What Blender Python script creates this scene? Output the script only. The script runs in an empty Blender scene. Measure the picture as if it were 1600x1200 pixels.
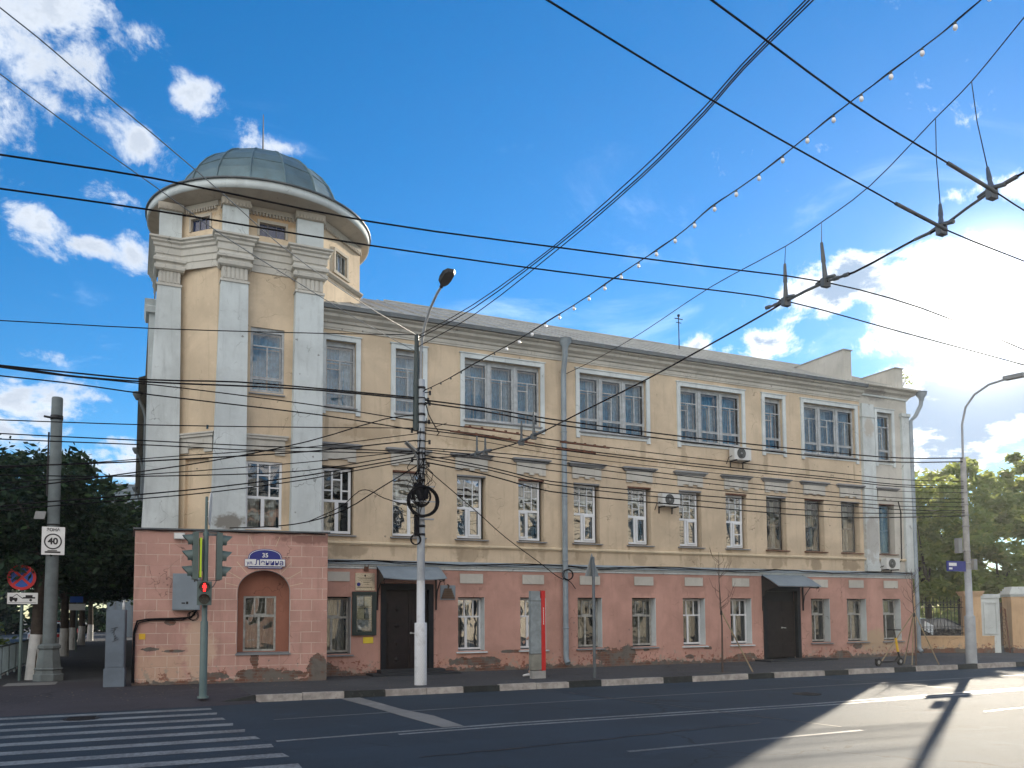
import bpy, math, random
import numpy as np
from mathutils import Vector, Matrix
R_ = math.radians
random.seed(7); rng = np.random.default_rng(11)
sc = bpy.context.scene
# ---------------------------------------------------------------- camera
cam_d = bpy.data.cameras.new("camera"); cam = bpy.data.objects.new("camera", cam_d)
sc.collection.objects.link(cam); sc.camera = cam
cam.matrix_world = Matrix(((0.9095622, -0.0237618, -0.4148880, -4.85793),
                           (-0.4155343, -0.0647045, -0.9072732, -22.60106),
                           (-0.0052867, 0.9976215, -0.0687266, 1.77),
                           (0, 0, 0, 1)))
cam_d.sensor_width = 36; cam_d.lens = 29.25; cam_d.shift_y = 0.16909; cam_d.clip_start = .05; cam_d.clip_end = 3000
# ---------------------------------------------------------------- sun, sky
SUN = Vector((0.77996, 0.54547, 0.30678)).normalized()
EL = math.asin(SUN.z); AZ = math.atan2(SUN.x, SUN.y)
sd = bpy.data.lights.new("sun", 'SUN'); sd.energy = 5.0; sd.angle = R_(.55); sd.color = (1, .88, .70)
so = bpy.data.objects.new("sun", sd); sc.collection.objects.link(so)
so.rotation_euler = (-SUN).to_track_quat('-Z', 'Y').to_euler(); so.location = (20, 10, 30)
w = bpy.data.worlds.new("World"); sc.world = w; w.use_nodes = True
sc.view_settings.view_transform = 'Standard'; sc.view_settings.look = 'None'
sc.view_settings.exposure = .95; sc.view_settings.gamma = 1

class NT:
    """tiny node-tree helper"""
    def __init__(s, nt): s.nt = nt; s.n = nt.nodes; s.l = nt.links
    def set(s, sock, v):
        if v is None: return
        if hasattr(v, 'bl_idname') or isinstance(v, bpy.types.NodeSocket): s.l.new(v, sock)
        elif isinstance(v, (tuple, list)):
            v = tuple(v)
            if sock.type == 'RGBA' and len(v) == 3: v = v + (1,)
            sock.default_value = v
        else: sock.default_value = v
    def node(s, t, ins=None, **kw):
        n = s.n.new(t)
        for k, v in kw.items(): setattr(n, k, v)
        for k, v in (ins or {}).items(): s.set(n.inputs[k], v)
        return n
    def math(s, op, a, b=None, c=None, clamp=False):
        n = s.n.new('ShaderNodeMath'); n.operation = op; n.use_clamp = clamp
        s.set(n.inputs[0], a)
        if b is not None: s.set(n.inputs[1], b)
        if c is not None: s.set(n.inputs[2], c)
        return n.outputs[0]
    def vmath(s, op, a, b=None):
        n = s.n.new('ShaderNodeVectorMath'); n.operation = op; s.set(n.inputs[0], a)
        if b is not None: s.set(n.inputs[1], b)
        return n.outputs['Value'] if op in ('DOT_PRODUCT', 'LENGTH', 'DISTANCE') else n.outputs[0]
    def mix(s, f, a, b, mode='MIX'):
        n = s.n.new('ShaderNodeMix'); n.data_type = 'RGBA'; n.blend_type = mode
        s.set(n.inputs[0], f); s.set(n.inputs[6], a); s.set(n.inputs[7], b)
        return n.outputs[2]
    def noise(s, vec, scale, detail=4, rough=.55, dist=0.):
        n = s.node('ShaderNodeTexNoise', {'Scale': scale, 'Detail': detail, 'Roughness': rough, 'Distortion': dist})
        if vec is not None: s.l.new(vec, n.inputs['Vector'])
        return n.outputs[0]
    def step(s, v, a, b):
        n = s.n.new('ShaderNodeMapRange'); n.interpolation_type = 'SMOOTHSTEP'
        s.set(n.inputs[0], v); s.set(n.inputs[1], a); s.set(n.inputs[2], b); n.inputs[3].default_value = 0; n.inputs[4].default_value = 1
        return n.outputs[0]

def build_world():
    t = NT(w.node_tree); t.n.clear()
    sky = t.node('ShaderNodeTexSky', sky_type='NISHITA', sun_disc=False, sun_elevation=EL, sun_rotation=AZ,
                 altitude=300, air_density=1.0, dust_density=.05, ozone_density=4.0)
    hs = t.node('ShaderNodeHueSaturation', {'Saturation': 1.30, 'Value': .78, 'Color': sky.outputs[0]})
    col = hs.outputs[0]
    geo = t.node('ShaderNodeNewGeometry')
    d = t.vmath('SCALE', geo.outputs['Incoming']); d.node.inputs['Scale'].default_value = -1
    sp = t.node('ShaderNodeSeparateXYZ', {0: d}); x, y, z = sp.outputs
    az = t.math('MULTIPLY', t.math('ARCTAN2', y, x), 57.2958)
    el = t.math('MULTIPLY', t.math('ARCSINE', z), 57.2958)
    # cloud banks ahead, then unseen ones added as fill: azimuth, elevation, half-widths (degrees), strength
    blobs = [(99.5, 32, 8.5, 6.5, .85), (105, 37, 12, 4.5, .8), (92.5, 25.0, 2.5, .7, .4), (87.3, 31.2, 1.9, 1.1, .8), (95.5, 22.8, 1.9, 1.1, .85), (92.8, 22.0, 1.9, .9, .8), (90.4, 21.9, 1.6, 1.2, .75), (81.7, 29.3, 2.6, 1.0, .85), (90.3, 28.2, .7, .9, .5),
             (97, 12.6, 6, 2.2, 1.0), (92, 9.2, 4, 1.9, 1.0), (42.5, 20.2, 6.0, 1.8, 1.05), (37, 19.4, 6.5, 3.8, 1.2), (33, 24, 5, 2.0, .95),
             (48.6, 17.1, 2.9, 1.5, 1.05), (52.4, 17.7, 1.6, 1.0, .9), (36.0, 12.2, 7.5, 3.6, 2.0), (37.5, 9.0, 8, 1.4, 1.1), (32, 14, 6, 4, 1.0),
             (215, 26, 75, 24, 1.5), (-70, 28, 70, 24, 1.4), (160, 35, 30, 20, 1.0), (0, 25, 25, 10, .7), (250, 55, 90, 24, 1.3)]  # this row: unseen clouds added out of view to light the facade
    mask = None
    for a0, e0, ra, re, s_ in blobs:
        da = t.math('SUBTRACT', az, a0)
        da = t.math('SUBTRACT', da, t.math('MULTIPLY', t.math('ROUND', t.math('DIVIDE', da, 360.)), 360.))
        u = t.math('POWER', t.math('ABSOLUTE', t.math('DIVIDE', da, ra)), 2.)
        v = t.math('POWER', t.math('ABSOLUTE', t.math('DIVIDE', t.math('SUBTRACT', el, e0), re)), 2.)
        b = t.math('MULTIPLY', t.math('SUBTRACT', 1.0, t.math('SQRT', t.math('ADD', u, v))), s_)
        mask = b if mask is None else t.math('SMOOTH_MAX', mask, b, .12)
    mask = t.math('MAXIMUM', mask, -1.3)
    zz = t.math('ADD', t.math('MAXIMUM', z, 0.), .14)
    cp = t.node('ShaderNodeCombineXYZ', {0: t.math('DIVIDE', x, zz), 1: t.math('DIVIDE', y, zz), 2: 0.})
    n1 = t.noise(cp.outputs[0], 5.2, 9, .6, .25)
    n2 = t.noise(cp.outputs[0], 1.7, 6, .6, 1.1)
    ang = t.noise(d, 13., 10, .66, .35)
    dens = t.math('ADD', t.math('MULTIPLY', mask, 1.0), t.math('MULTIPLY', t.math('SUBTRACT', t.math('ADD', t.math('MULTIPLY', n1, .35), t.math('MULTIPLY', ang, .65)), .5), 6.2))
    cov = t.step(dens, -.05, .75)
    wisp = t.math('MULTIPLY', t.step(n2, .54, .8), .3)
    dot = t.math('MAXIMUM', t.vmath('DOT_PRODUCT', d, tuple(SUN)), 0.)
    near = t.math('POWER', dot, 14.)
    # thick hearts of the clouds are greyer, rims towards the sun are bright
    thick = t.step(t.math('ADD', dens, t.math('MULTIPLY', t.math('SUBTRACT', n1, .5), 1.2)), .25, 1.15)
    rim = t.mix(near, (4.2, 4.5, 4.9), (8.5, 8.3, 7.8))
    heart = t.mix(near, (2.8, 3.15, 3.7), (1.5, 2.2, 3.2))
    ccol = t.mix(thick, rim, heart)
    away = t.step(t.vmath('DOT_PRODUCT', d, tuple(SUN)), .1, -.45)      # unseen clouds opposite the sun, brightened to fill the shaded facade
    ccol = t.mix(away, ccol, (10.6, 10.2, 9.7))
    col = t.mix(wisp, col, (6.5, 7.6, 9.0))
    col = t.mix(t.math('MULTIPLY', cov, .98), col, ccol)
    # the sun itself and its aureole
    g = None
    for p, c in ((7000., 900.), (600., 14.), (70., .4)):
        k = t.math('MULTIPLY', t.math('POWER', dot, p), c)
        g = k if g is None else t.math('ADD', g, k)
    glow = t.vmath('SCALE', (1., .95, .86)); t.set(glow.node.inputs['Scale'], g)
    col = t.mix(1., col, glow, 'ADD')
    bg = t.node('ShaderNodeBackground', {'Color': col, 'Strength': .12})
    out = t.node('ShaderNodeOutputWorld'); t.l.new(bg.outputs[0], out.inputs[0])
    w.cycles.sampling_method = 'MANUAL'; w.cycles.sample_map_resolution = 1024
build_world()
sc.cycles.max_bounces = 7; sc.cycles.transparent_max_bounces = 12; sc.cycles.diffuse_bounces = 4
sc.cycles.sample_clamp_indirect = 6

# ---------------------------------------------------------------- materials
M = {}
def newmat(name):
    m = bpy.data.materials.new(name); m.use_nodes = True; t = NT(m.node_tree); t.n.clear(); M[name] = m
    out = t.node('ShaderNodeOutputMaterial'); return t, out
def finish(t, out, col, rough=.7, metal=0., height=None, bump=.2, dist=.02, spec=.4):
    p = t.node('ShaderNodeBsdfPrincipled', {'Base Color': col, 'Roughness': rough, 'Metallic': metal, 'Specular IOR Level': spec})
    if height is not None:
        b = t.node('ShaderNodeBump', {'Strength': bump, 'Distance': dist, 'Height': height}); t.l.new(b.outputs[0], p.inputs['Normal'])
    t.l.new(p.outputs[0], out.inputs[0]); return p
def pm(name, base, rough=.6, var=.18, scale=2., metal=0., bump=.15, bscale=30., dirt=.25, dirtcol=(.09, .08, .07), spec=.4):
    t, out = newmat(name); tc = t.node('ShaderNodeTexCoord').outputs['Object']
    n = t.noise(tc, scale, 6, .6); f = t.noise(tc, bscale, 5, .6)
    c = t.mix(t.step(n, .3, .75), tuple(b * (1 - var) for b in base), tuple(min(1, b * (1 + var)) for b in base))
    dn = t.noise(tc, scale * 2.3, 8, .65, .5)
    c = t.mix(t.math('MULTIPLY', t.step(dn, .55, .8), dirt), c, dirtcol)
    r = t.math('ADD', t.math('MULTIPLY', t.math('SUBTRACT', f, .5), .3), rough, clamp=True)
    finish(t, out, c, r, metal, f, bump, .01, spec); return M[name]

def plaster(name, base, patches=(), foot=0., brickcol=(.20, .10, .07), joints=None, stains=(), spots=.5, top=None):
    t, out = newmat(name); tc = t.node('ShaderNodeTexCoord').outputs['Object']
    s = t.node('ShaderNodeSeparateXYZ', {0: tc}); x, y, z = s.outputs
    big = t.noise(tc, .8, 6, .6, .4); med = t.noise(tc, 4., 8, .65); fine = t.noise(tc, 60., 4, .6)
    stv = t.node('ShaderNodeCombineXYZ', {0: t.math('MULTIPLY', x, 4.5), 1: t.math('MULTIPLY', y, 4.5), 2: t.math('MULTIPLY', z, .55)}).outputs[0]
    streak = t.noise(stv, 1.3, 7, .65)
    c = t.mix(t.step(big, .3, .72), tuple(v * .84 for v in base), tuple(v * 1.1 for v in base))
    c = t.mix(t.math('MULTIPLY', t.step(streak, .50, .78), .5), c, tuple(v * .55 for v in base))
    c = t.mix(t.math('MULTIPLY', t.step(med, .56, .72), .42), c, tuple(v * .68 + .03 for v in base))
    c = t.mix(t.math('MULTIPLY', t.step(med, .42, .3), .25), c, tuple(min(.8, v * 1.22 + .04) for v in base))
    # hairline cracks
    vv = t.vmath('ADD', tc, t.vmath('SCALE', t.node('ShaderNodeTexNoise', {'Scale': 3., 'Vector': tc}).outputs[1])); vv.node.inputs[1].links[0].from_node.inputs['Scale'].default_value = .5
    vo = t.node('ShaderNodeTexVoronoi', {'Scale': 1.1, 'Vector': vv}, feature='DISTANCE_TO_EDGE').outputs[0]
    crack = t.math('MULTIPLY', t.step(vo, .008, .0015), t.step(t.noise(tc, 1.1, 3), .52, .62))
    c = t.mix(t.math('MULTIPLY', crack, .85), c, tuple(v * .35 for v in base))
    # knocks: small chips
    v2 = t.node('ShaderNodeTexVoronoi', {'Scale': 2.1, 'Vector': tc, 'Randomness': 1.}).outputs[0]
    chip = t.math('MULTIPLY', t.step(t.math('ADD', v2, t.math('MULTIPLY', t.math('SUBTRACT', t.noise(tc, 22., 4), .5), .16)), .075, .05), t.step(t.noise(tc, .9, 2), .5, .55))
    c = t.mix(t.math('MULTIPLY', chip, spots), c, (.14, .13, .12))
    h = t.math('ADD', t.math('MULTIPLY', fine, .25), t.math('MULTIPLY', med, .5))
    for (cx, cz, rx, rz, col, amt) in stains:
        dd = t.vmath('LENGTH', t.node('ShaderNodeCombineXYZ', {0: t.math('DIVIDE', t.math('SUBTRACT', x, cx), rx), 1: t.math('DIVIDE', t.math('SUBTRACT', z, cz), rz), 2: 0.}).outputs[0])
        c = t.mix(t.math('MULTIPLY', t.step(t.math('ADD', dd, t.math('MULTIPLY', t.math('SUBTRACT', med, .5), 2.0)), 1.1, .6), amt), c, col)
    if joints:
        ux, uy, ox, bw, rh, jc = joints
        lx = t.math('ADD', t.math('ADD', t.math('MULTIPLY', x, ux), t.math('MULTIPLY', y, uy)), ox)
        bv = t.node('ShaderNodeCombineXYZ', {0: lx, 1: z, 2: 0.}).outputs[0]
        br = t.node('ShaderNodeTexBrick', {'Vector': bv, 'Scale': 1., 'Mortar Size': .010, 'Mortar Smooth': .3, 'Brick Width': bw, 'Row Height': rh, 'Color1': (1, 1, 1), 'Color2': (.9, .9, .9), 'Mortar': (0, 0, 0)})
        j = t.math('MULTIPLY', br.outputs['Fac'], t.step(t.noise(tc, 1.7, 4), .36, .5))
        c = t.mix(t.math('MULTIPLY', j, .7), c, jc)
        h = t.math('SUBTRACT', h, t.math('MULTIPLY', br.outputs['Fac'], .8))
    if foot or patches:
        edge = t.math('ADD', t.math('MULTIPLY', t.math('SUBTRACT', t.noise(tc, 5., 9, .7, .6), .5), 1.5), t.math('MULTIPLY', t.math('SUBTRACT', t.noise(tc, 1.5, 4, .6), .5), .9))
        m = None
        if foot:
            m = t.step(t.math('ADD', t.math('DIVIDE', t.math('SUBTRACT', z, .13), foot), edge), .34, .28)
            # paint blistering off above the foot
            pe = t.step(t.math('ADD', t.math('DIVIDE', t.math('SUBTRACT', z, .13), foot * 3.4), t.math('MULTIPLY', t.math('SUBTRACT', t.noise(tc, 9., 8, .7), .5), 3.2)), .14, .08)
            c = t.mix(t.math('MULTIPLY', pe, .8), c, t.mix(t.step(t.noise(tc, 3., 3), .45, .55), (.20, .07, .045), (.33, .29, .24)))
        for (cx, cz, rx, rz) in patches:
            lx = x
            dd = t.vmath('LENGTH', t.node('ShaderNodeCombineXYZ', {0: t.math('DIVIDE', t.math('SUBTRACT', lx, cx), rx), 1: t.math('DIVIDE', t.math('SUBTRACT', z, cz), rz), 2: 0.}).outputs[0])
            k = t.step(t.math('ADD', dd, t.math('MULTIPLY', edge, 1.15)), .92, .88)
            m = k if m is None else t.math('MAXIMUM', m, k)
        bv = t.node('ShaderNodeCombineXYZ', {0: t.math('ADD', x, t.math('MULTIPLY', y, .6)), 1: z, 2: 0.}).outputs[0]
        br = t.node('ShaderNodeTexBrick', {'Vector': bv, 'Scale': 1., 'Mortar Size': .008, 'Mortar Smooth': .6, 'Brick Width': .25, 'Row Height': .075, 'Color1': brickcol, 'Color2': tuple(v * .6 for v in brickcol), 'Mortar': (.17, .15, .13)})
        core = t.mix(t.step(t.noise(tc, 2.6, 5, .6), .42, .56), (.15, .135, .12), br.outputs[0])
        core = t.mix(t.math('MULTIPLY', t.step(med, .45, .7), .6), core, (.09, .08, .075))
        c = t.mix(m, c, core)
        h = t.math('SUBTRACT', h, t.math('MULTIPLY', m, 2.2))
        h = t.math('SUBTRACT', h, t.math('MULTIPLY', t.math('MULTIPLY', m, br.outputs['Fac']), .9))
    finish(t, out, c, .88, 0., h, .5, .012, .2)
    return M[name]

def asphalt(name, base, gloss=.8, cracks=True):
    t, out = newmat(name); tc = t.node('ShaderNodeTexCoord').outputs['Object']
    f = t.noise(tc, 130., 3, .7); b = t.noise(tc, .35, 5, .6, .3); m = t.noise(tc, 2.5, 6, .65)
    s = t.node('ShaderNodeSeparateXYZ', {0: tc}); x, y, z = s.outputs
    lane = t.noise(t.node('ShaderNodeCombineXYZ', {0: t.math('MULTIPLY', x, .06), 1: t.math('MULTIPLY', y, 1.3), 2: 0.}).outputs[0], 1., 5, .6)
    c = t.mix(t.step(b, .3, .7), tuple(v * .8 for v in base), tuple(v * 1.25 for v in base))
    c = t.mix(t.math('MULTIPLY', t.step(lane, .45, .7), .4), c, tuple(v * 1.5 for v in base))
    c = t.mix(t.math('MULTIPLY', t.step(f, .5, .72), .45), c, tuple(v * 2.4 for v in base))
    c = t.mix(t.math('MULTIPLY', t.step(m, .56, .74), .6), c, tuple(v * .5 for v in base))
    c = t.mix(t.math('MULTIPLY', t.step(t.noise(tc, .9, 7, .7, .8), .55, .68), .5), c, tuple(v * 1.7 + .006 for v in base))
    c = t.mix(t.math('MULTIPLY', t.step(t.noise(tc, 45., 2, .5), .62, .72), .5), c, tuple(v * 2.6 + .01 for v in base))
    if cracks:
        vo = t.node('ShaderNodeTexVoronoi', {'Scale': .28, 'Vector': t.vmath('ADD', tc, t.node('ShaderNodeTexNoise', {'Scale': 1.2, 'Vector': tc, 'Detail': 5.}).outputs[1])}, feature='DISTANCE_TO_EDGE').outputs[0]
        k = t.math('MULTIPLY', t.step(vo, .008, .003), t.step(t.noise(tc, .3, 2), .5, .56))
        c = t.mix(t.math('MULTIPLY', k, .8), c, tuple(v * .35 for v in base))
    finish(t, out, c, gloss, 0., t.math('ADD', f, t.math('MULTIPLY', t.noise(tc, 300., 2, .5), .8)), .9, .008, .4); return M[name]

CREAM = (.56, .455, .33)
stn = [(x, 3.5, .36 + .14 * math.sin(x * 5), .24, (.25, .195, .13), .55 + .2 * math.sin(x * 3)) for x in (4.1, 6.1, 8.0, 10.0, 12.0, 13.9, 17.5, 15.7, 19.2)]
stn += [(x_, z_, .10 + .05 * math.sin(x_ * 7), .42, (.30, .235, .16), .5) for z_, xs_ in ((7.0, (-.1, .7, 1.9, 2.7, 4.0, 6.4, 7.9, 10.2, 11.8, 14.1, 15.3, 17.2, 19.5)), (3.78, (1.8, 2.7, 3.8, 4.6, 5.8, 6.5, 7.7, 8.5, 9.6, 11.6, 12.4, 13.6, 15.3, 16.1, 17.1, 18.9))) for x_ in xs_]
stn += [(.6, 3.55, .6, .2, (.25, .2, .14), .6), (9, 6.7, 2.5, .25, (.36, .27, .17), .5), (4.9, 6.9, 2, .3, (.35, .27, .17), .5), (1.0, 6.9, .9, .3, (.30, .23, .15), .55), (13, 6.8, 2, .25, (.36, .27, .17), .4)]
plaster('cream', CREAM, stains=stn, spots=.75)
plaster('cream_tower', (.57, .46, .33), spots=.7, stains=[(-1.7, 12.35, 1.4, .12, (.42, .24, .1), .6)])
plaster('cream_light', (.62, .52, .37), spots=.3)
PATCH = [(8.9, .42, .75, .30), (9.45, .5, .38, .32), (4.3, .42, .85, .13), (6.3, .62, .25, .07), (5.5, .68, .35, .06), (10.2, .62, .16, .05), (12.6, .62, .2, .06), (18.6, .25, .5, .16), (11.9, .35, .2, .08), (14.2, .3, .5, .12), (19.4, .55, .25, .1), (.0, .3, .3, .2)]
plaster('pink', (.475, .275, .225), patches=PATCH, foot=.34, spots=.6, stains=[(x, 2.75, .6, .45, (.33, .19, .155), .6) for x in (4.2, 6.2, 8.1, 10.1, 12.1, 14.0, 19.4, 21.1)] + [(20.5, .7, 1.3, .5, (.42, .33, .21), .7), (5, .4, 2, .3, (.45, .24, .17), .5)])
plaster('pink_block', (.48, .285, .24), patches=[(-.55, .42, .26, .42), (-1.9, .33, .75, .14), (-1.15, .30, .5, .12), (-2.05, .75, .10, .3), (-3.0, .3, .4, .12), (-4.0, 1.62, .14, .07), (-4.45, .98, .22, .05), (-3.9, .93, .3, .035), (-1.95, .9, .1, .1)], foot=.26, joints=(.9912, -.1322, 4.68, .52, .272, (.62, .50, .42)), spots=.9,
        stains=[(-4.2, .5, .7, .5, (.52, .36, .26), .7), (-3.35, .95, .4, .9, (.55, .40, .30), .75), (-.7, 3.72, .9, .14, (.22, .12, .10), .8)])
plaster('niche', (.30, .13, .09), spots=.3)
plaster('white_plaster', (.52, .565, .57), spots=.7, stains=[(-2.6, 4.15, .5, .22, (.20, .19, .17), .95), (20.2, 4.6, .4, 1.0, (.30, .27, .24), .6), (20.2, 8.7, .3, .4, (.38, .32, .25), .6)])
plaster('white_trim', (.56, .61, .62), spots=.3)
plaster('grey_trim', (.22, .23, .24), spots=.3)
plaster('end_plaster', (.49, .475, .43), spots=.7, stains=[(20.6, 10.0, .7, .22, (.25, .24, .23), .8), (20.0, 5.0, .3, 1.6, (.33, .28, .22), .5)])
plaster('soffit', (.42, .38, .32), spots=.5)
plaster('fence_plaster', (.52, .36, .22), patches=[(25.2, .45, .3, .2)], foot=.2, spots=.6)
plaster('far_cream', (.66, .58, .46), spots=.2)
plaster('far_pink', (.60, .40, .32), spots=.2)
asphalt('asphalt', (.014, .028, .044)); asphalt('pavement', (.045, .048, .053), .85); asphalt('pavement_red', (.036, .033, .040), .85); asphalt('patch', (.17, .17, .165), .8, False)
pm('drum_glass', (.008, .02, .075), .15, .1, bump=0., dirt=0., spec=.6); pm('tar', (.010, .011, .013), .5, .1, 5.); pm('ground', (.07, .07, .06), .9, .3, .4)
pm('kerb_light', (.34, .315, .29), .85, .3, 5., dirt=.75, bump=.5); pm('kerb_dark', (.018, .022, .022), .7, .3, 5., dirt=.75, dirtcol=(.11, .105, .10), bump=.5)
def worn(name, base, under, amt=.5):
    t, out = newmat(name); tc = t.node('ShaderNodeTexCoord').outputs['Object']
    f = t.noise(tc, 18., 8, .7); g = t.noise(tc, 1.6, 4)
    k = t.math('MULTIPLY', t.step(t.math('ADD', t.math('ADD', f, t.math('MULTIPLY', t.noise(tc, 70., 3), .35)), t.math('MULTIPLY', g, .5)), .82, 1.06), amt)
    finish(t, out, t.mix(k, base, under), .6, 0., f, .3, .004); return M[name]
worn('road_paint', (.22, .245, .255), (.06, .06, .065), .8)
worn('faded_paint', (.15, .17, .175), (.06, .06, .065), .95)
pm('metal_roof', (.37, .37, .345), .75, .15, 1.2, metal=0., spec=.2, bump=.08, dirt=.35, dirtcol=(.17, .15, .13))
pm('dome_metal', (.11, .175, .20), .45, .2, 1.8, metal=.35, bump=.12, bscale=5., dirt=.45, dirtcol=(.10, .085, .07))
pm('dark_metal', (.10, .115, .125), .5, .2, 3., metal=.3); pm('pipe_paint', (.23, .28, .32), .5, .15, 3., dirt=.35)
pm('white_pvc', (.66, .69, .72), .4, .05, 2., bump=.02, dirt=.08); pm('old_wood', (.33, .34, .32), .75, .25, 7., dirt=.5, bump=.4); pm('dark_wood_frame', (.15, .15, .16), .7, .25, 6., dirt=.4)
pm('grey_wood', (.36, .39, .41), .7, .2, 6., dirt=.4, bump=.3)
pm('door_wood', (.012, .008, .009), .5, .4, 6., dirt=.3, dirtcol=(.03, .026, .024), spec=.25); pm('door_trim', (.007, .009, .013), .6, .2, 3., dirt=.1, spec=.25)
pm('iron', (.02, .02, .022), .5, .2, 5., metal=.4); pm('rust', (.12, .05, .03), .85, .3, 12., dirt=.3)
pm('steel_dark', (.25, .25, .24), .35, .1, 4., metal=.9); pm('cable', (.010, .010, .012), .95, .1, 4., spec=.05); pm('steel_wire', (.5, .5, .48), .3, .1, 4., metal=.9)
pm('concrete', (.30, .30, .29), .85, .2, 3., dirt=.35, bump=.3); pm('pole_paint', (.32, .345, .37), .55, .12, 2.5, dirt=.35)
def meshcoat(name, base):
    t, out = newmat(name); tc = t.node('ShaderNodeTexCoord').outputs['Object']
    s = t.node('ShaderNodeSeparateXYZ', {0: tc}); x, y, z = s.outputs
    a = t.math('ARCTAN2', y, x); u = t.math('MULTIPLY', a, 3.5)
    p = t.math('FRACT', t.math('ADD', u, t.math('MULTIPLY', z, 11.))); q = t.math('FRACT', t.math('SUBTRACT', u, t.math('MULTIPLY', z, 11.)))
    l = t.math('MAXIMUM', t.step(t.math('ABSOLUTE', t.math('SUBTRACT', p, .5)), .40, .47), t.step(t.math('ABSOLUTE', t.math('SUBTRACT', q, .5)), .40, .47))
    n = t.noise(tc, 5., 6)
    c = t.mix(t.math('MULTIPLY', l, .55), base, tuple(v * .45 for v in base)); c = t.mix(t.math('MULTIPLY', t.step(n, .5, .75), .4), c, (.2, .19, .18))
    finish(t, out, c, .6, 0., t.math('ADD', l, n), .4, .006)
meshcoat('meshed_white', (.58, .60, .62))
pm('whitewash', (.52, .53, .52), .9, .12, 4., dirt=.45, bump=.6, bscale=14.); pm('bark', (.06, .048, .038), .95, .3, 6., bump=.9, bscale=16.)
pm('twig', (.085, .06, .05), .9, .2, 6.); pm('stake_wood', (.30, .24, .15), .85, .2, 6.)
pm('grey_box', (.20, .245, .285), .5, .1, 2., dirt=.25); pm('green_box', (.075, .10, .10), .5, .12, 3., dirt=.3)
pm('signal_green', (.085, .125, .12), .45, .12, 4., dirt=.3); pm('lime', (.45, .62, .03), .5, .05); pm('sign_white', (.72, .73, .72), .4, .05, 4., dirt=.12); pm('sign_blue', (.012, .022, .20), .4, .08); pm('sign_blue_round', (.02, .09, .38), .4, .08)
pm('sign_red', (.55, .025, .03), .4, .08); pm('sign_black', (.01, .01, .012), .5, .05); pm('sign_back', (.25, .26, .26), .5, .1, metal=.4)
pm('brass', (.50, .45, .36), .3, .1, 3., metal=.5, dirt=.15); pm('yellow_plate', (.70, .55, .04), .5, .05); pm('board_green', (.012, .028, .028), .4, .1); pm('paper', (.52, .47, .33), .7, .2, 12.); pm('paper_grey', (.30, .31, .31), .7, .4, 15.)
pm('bronze', (.10, .065, .045), .5, .2, 6., metal=.5); pm('bulb_glass', (.85, .87, .9), .15, .02); pm('bulb_socket', (.02, .03, .03), .5)
pm('ac_white', (.55, .56, .55), .5, .06, 3., dirt=.2); pm('ac_dark', (.035, .04, .042), .6)
pm('info_panel', (.23, .27, .29), .5, .2, 6., dirt=.4); pm('info_red', (.50, .02, .02), .4, .08); pm('info_base', (.22, .22, .19), .8, .2, 4., dirt=.3)
pm('skin', (.50, .32, .25), .6, .05); pm('jeans', (.035, .05, .085), .9, .2, 10.); pm('shirt', (.05, .055, .06), .9, .1); pm('hair', (.03, .02, .015), .8); pm('shoe', (.70, .70, .70), .6, .05)
pm('tyre', (.014, .014, .015), .8, .1); pm('rim', (.4, .4, .4), .3, .05, metal=.8); pm('car_dark', (.010, .014, .022), .18, .05, spec=.7, bump=.0); pm('car_white', (.55, .56, .58), .25, .04, bump=.0); pm('car_red', (.25, .02, .02), .25, .04, bump=.0)
pm('scooter_yellow', (.65, .40, .03), .45, .05); pm('stone_step', (.022, .025, .03), .8, .2, 3.); pm('room', (.022, .028, .032), .9, .3, .7); pm('room_blue', (.02, .07, .11), .9, .3, .5)  # interior darkness put into the room colours, reflected sky blue into one
pm('rail_paint', (.20, .26, .28), .6, .15, 4., dirt=.3); pm('plastic_bottle', (.6, .62, .62), .2)
def cloth(name, col, trans=.5):
    t, out = newmat(name); tc = t.node('ShaderNodeTexCoord').outputs['Object']; n = t.noise(tc, 9., 5)
    c = t.mix(t.step(n, .35, .7), tuple(v * .75 for v in col), col)
    a = t.node('ShaderNodeBsdfDiffuse', {'Color': c}); b = t.node('ShaderNodeBsdfTranslucent', {'Color': c})
    m = t.node('ShaderNodeMixShader', {0: trans, 1: a.outputs[0], 2: b.outputs[0]}); t.l.new(m.outputs[0], out.inputs[0])
cloth('curtain_white', (.62, .60, .54), .35); cloth('curtain_blue', (.16, .42, .66), .25); cloth('curtain_pale', (.46, .60, .74), .25); cloth('curtain_grey', (.36, .33, .27), .3)  # blue curtain tones also carry the sky reflected in the upper panes
def glass(name, boost=1.0, base=.07, wav=.35):
    t, out = newmat(name); tc = t.node('ShaderNodeTexCoord').outputs['Object']
    b = t.node('ShaderNodeBump', {'Strength': wav, 'Distance': .03, 'Height': t.noise(tc, 1.3, 2, .5, .4)})
    fr = t.node('ShaderNodeFresnel', {'IOR': 1.5}); f = t.math('ADD', t.math('MULTIPLY', fr.outputs[0], boost), base, clamp=True)
    g = t.node('ShaderNodeBsdfGlossy', {'Roughness': .015, 'Color': (.95, .97, 1.)}); t.l.new(b.outputs[0], g.inputs['Normal'])
    tr = t.node('ShaderNodeBsdfTransparent', {'Color': (.80, .87, .88)})
    m = t.node('ShaderNodeMixShader', {0: f, 1: tr.outputs[0], 2: g.outputs[0]}); t.l.new(m.outputs[0], out.inputs[0])
glass('glass', 1.0, .07, .3); glass('glass_mirror', 1.2, .26, .35); glass('glass_up', .9, .03, .15)
def emit(name, col, s):
    t, out = newmat(name); e = t.node('ShaderNodeEmission', {'Color': col, 'Strength': s}); t.l.new(e.outputs[0], out.inputs[0])
emit('red_lamp', (1., .02, .02), 2.4)
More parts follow.
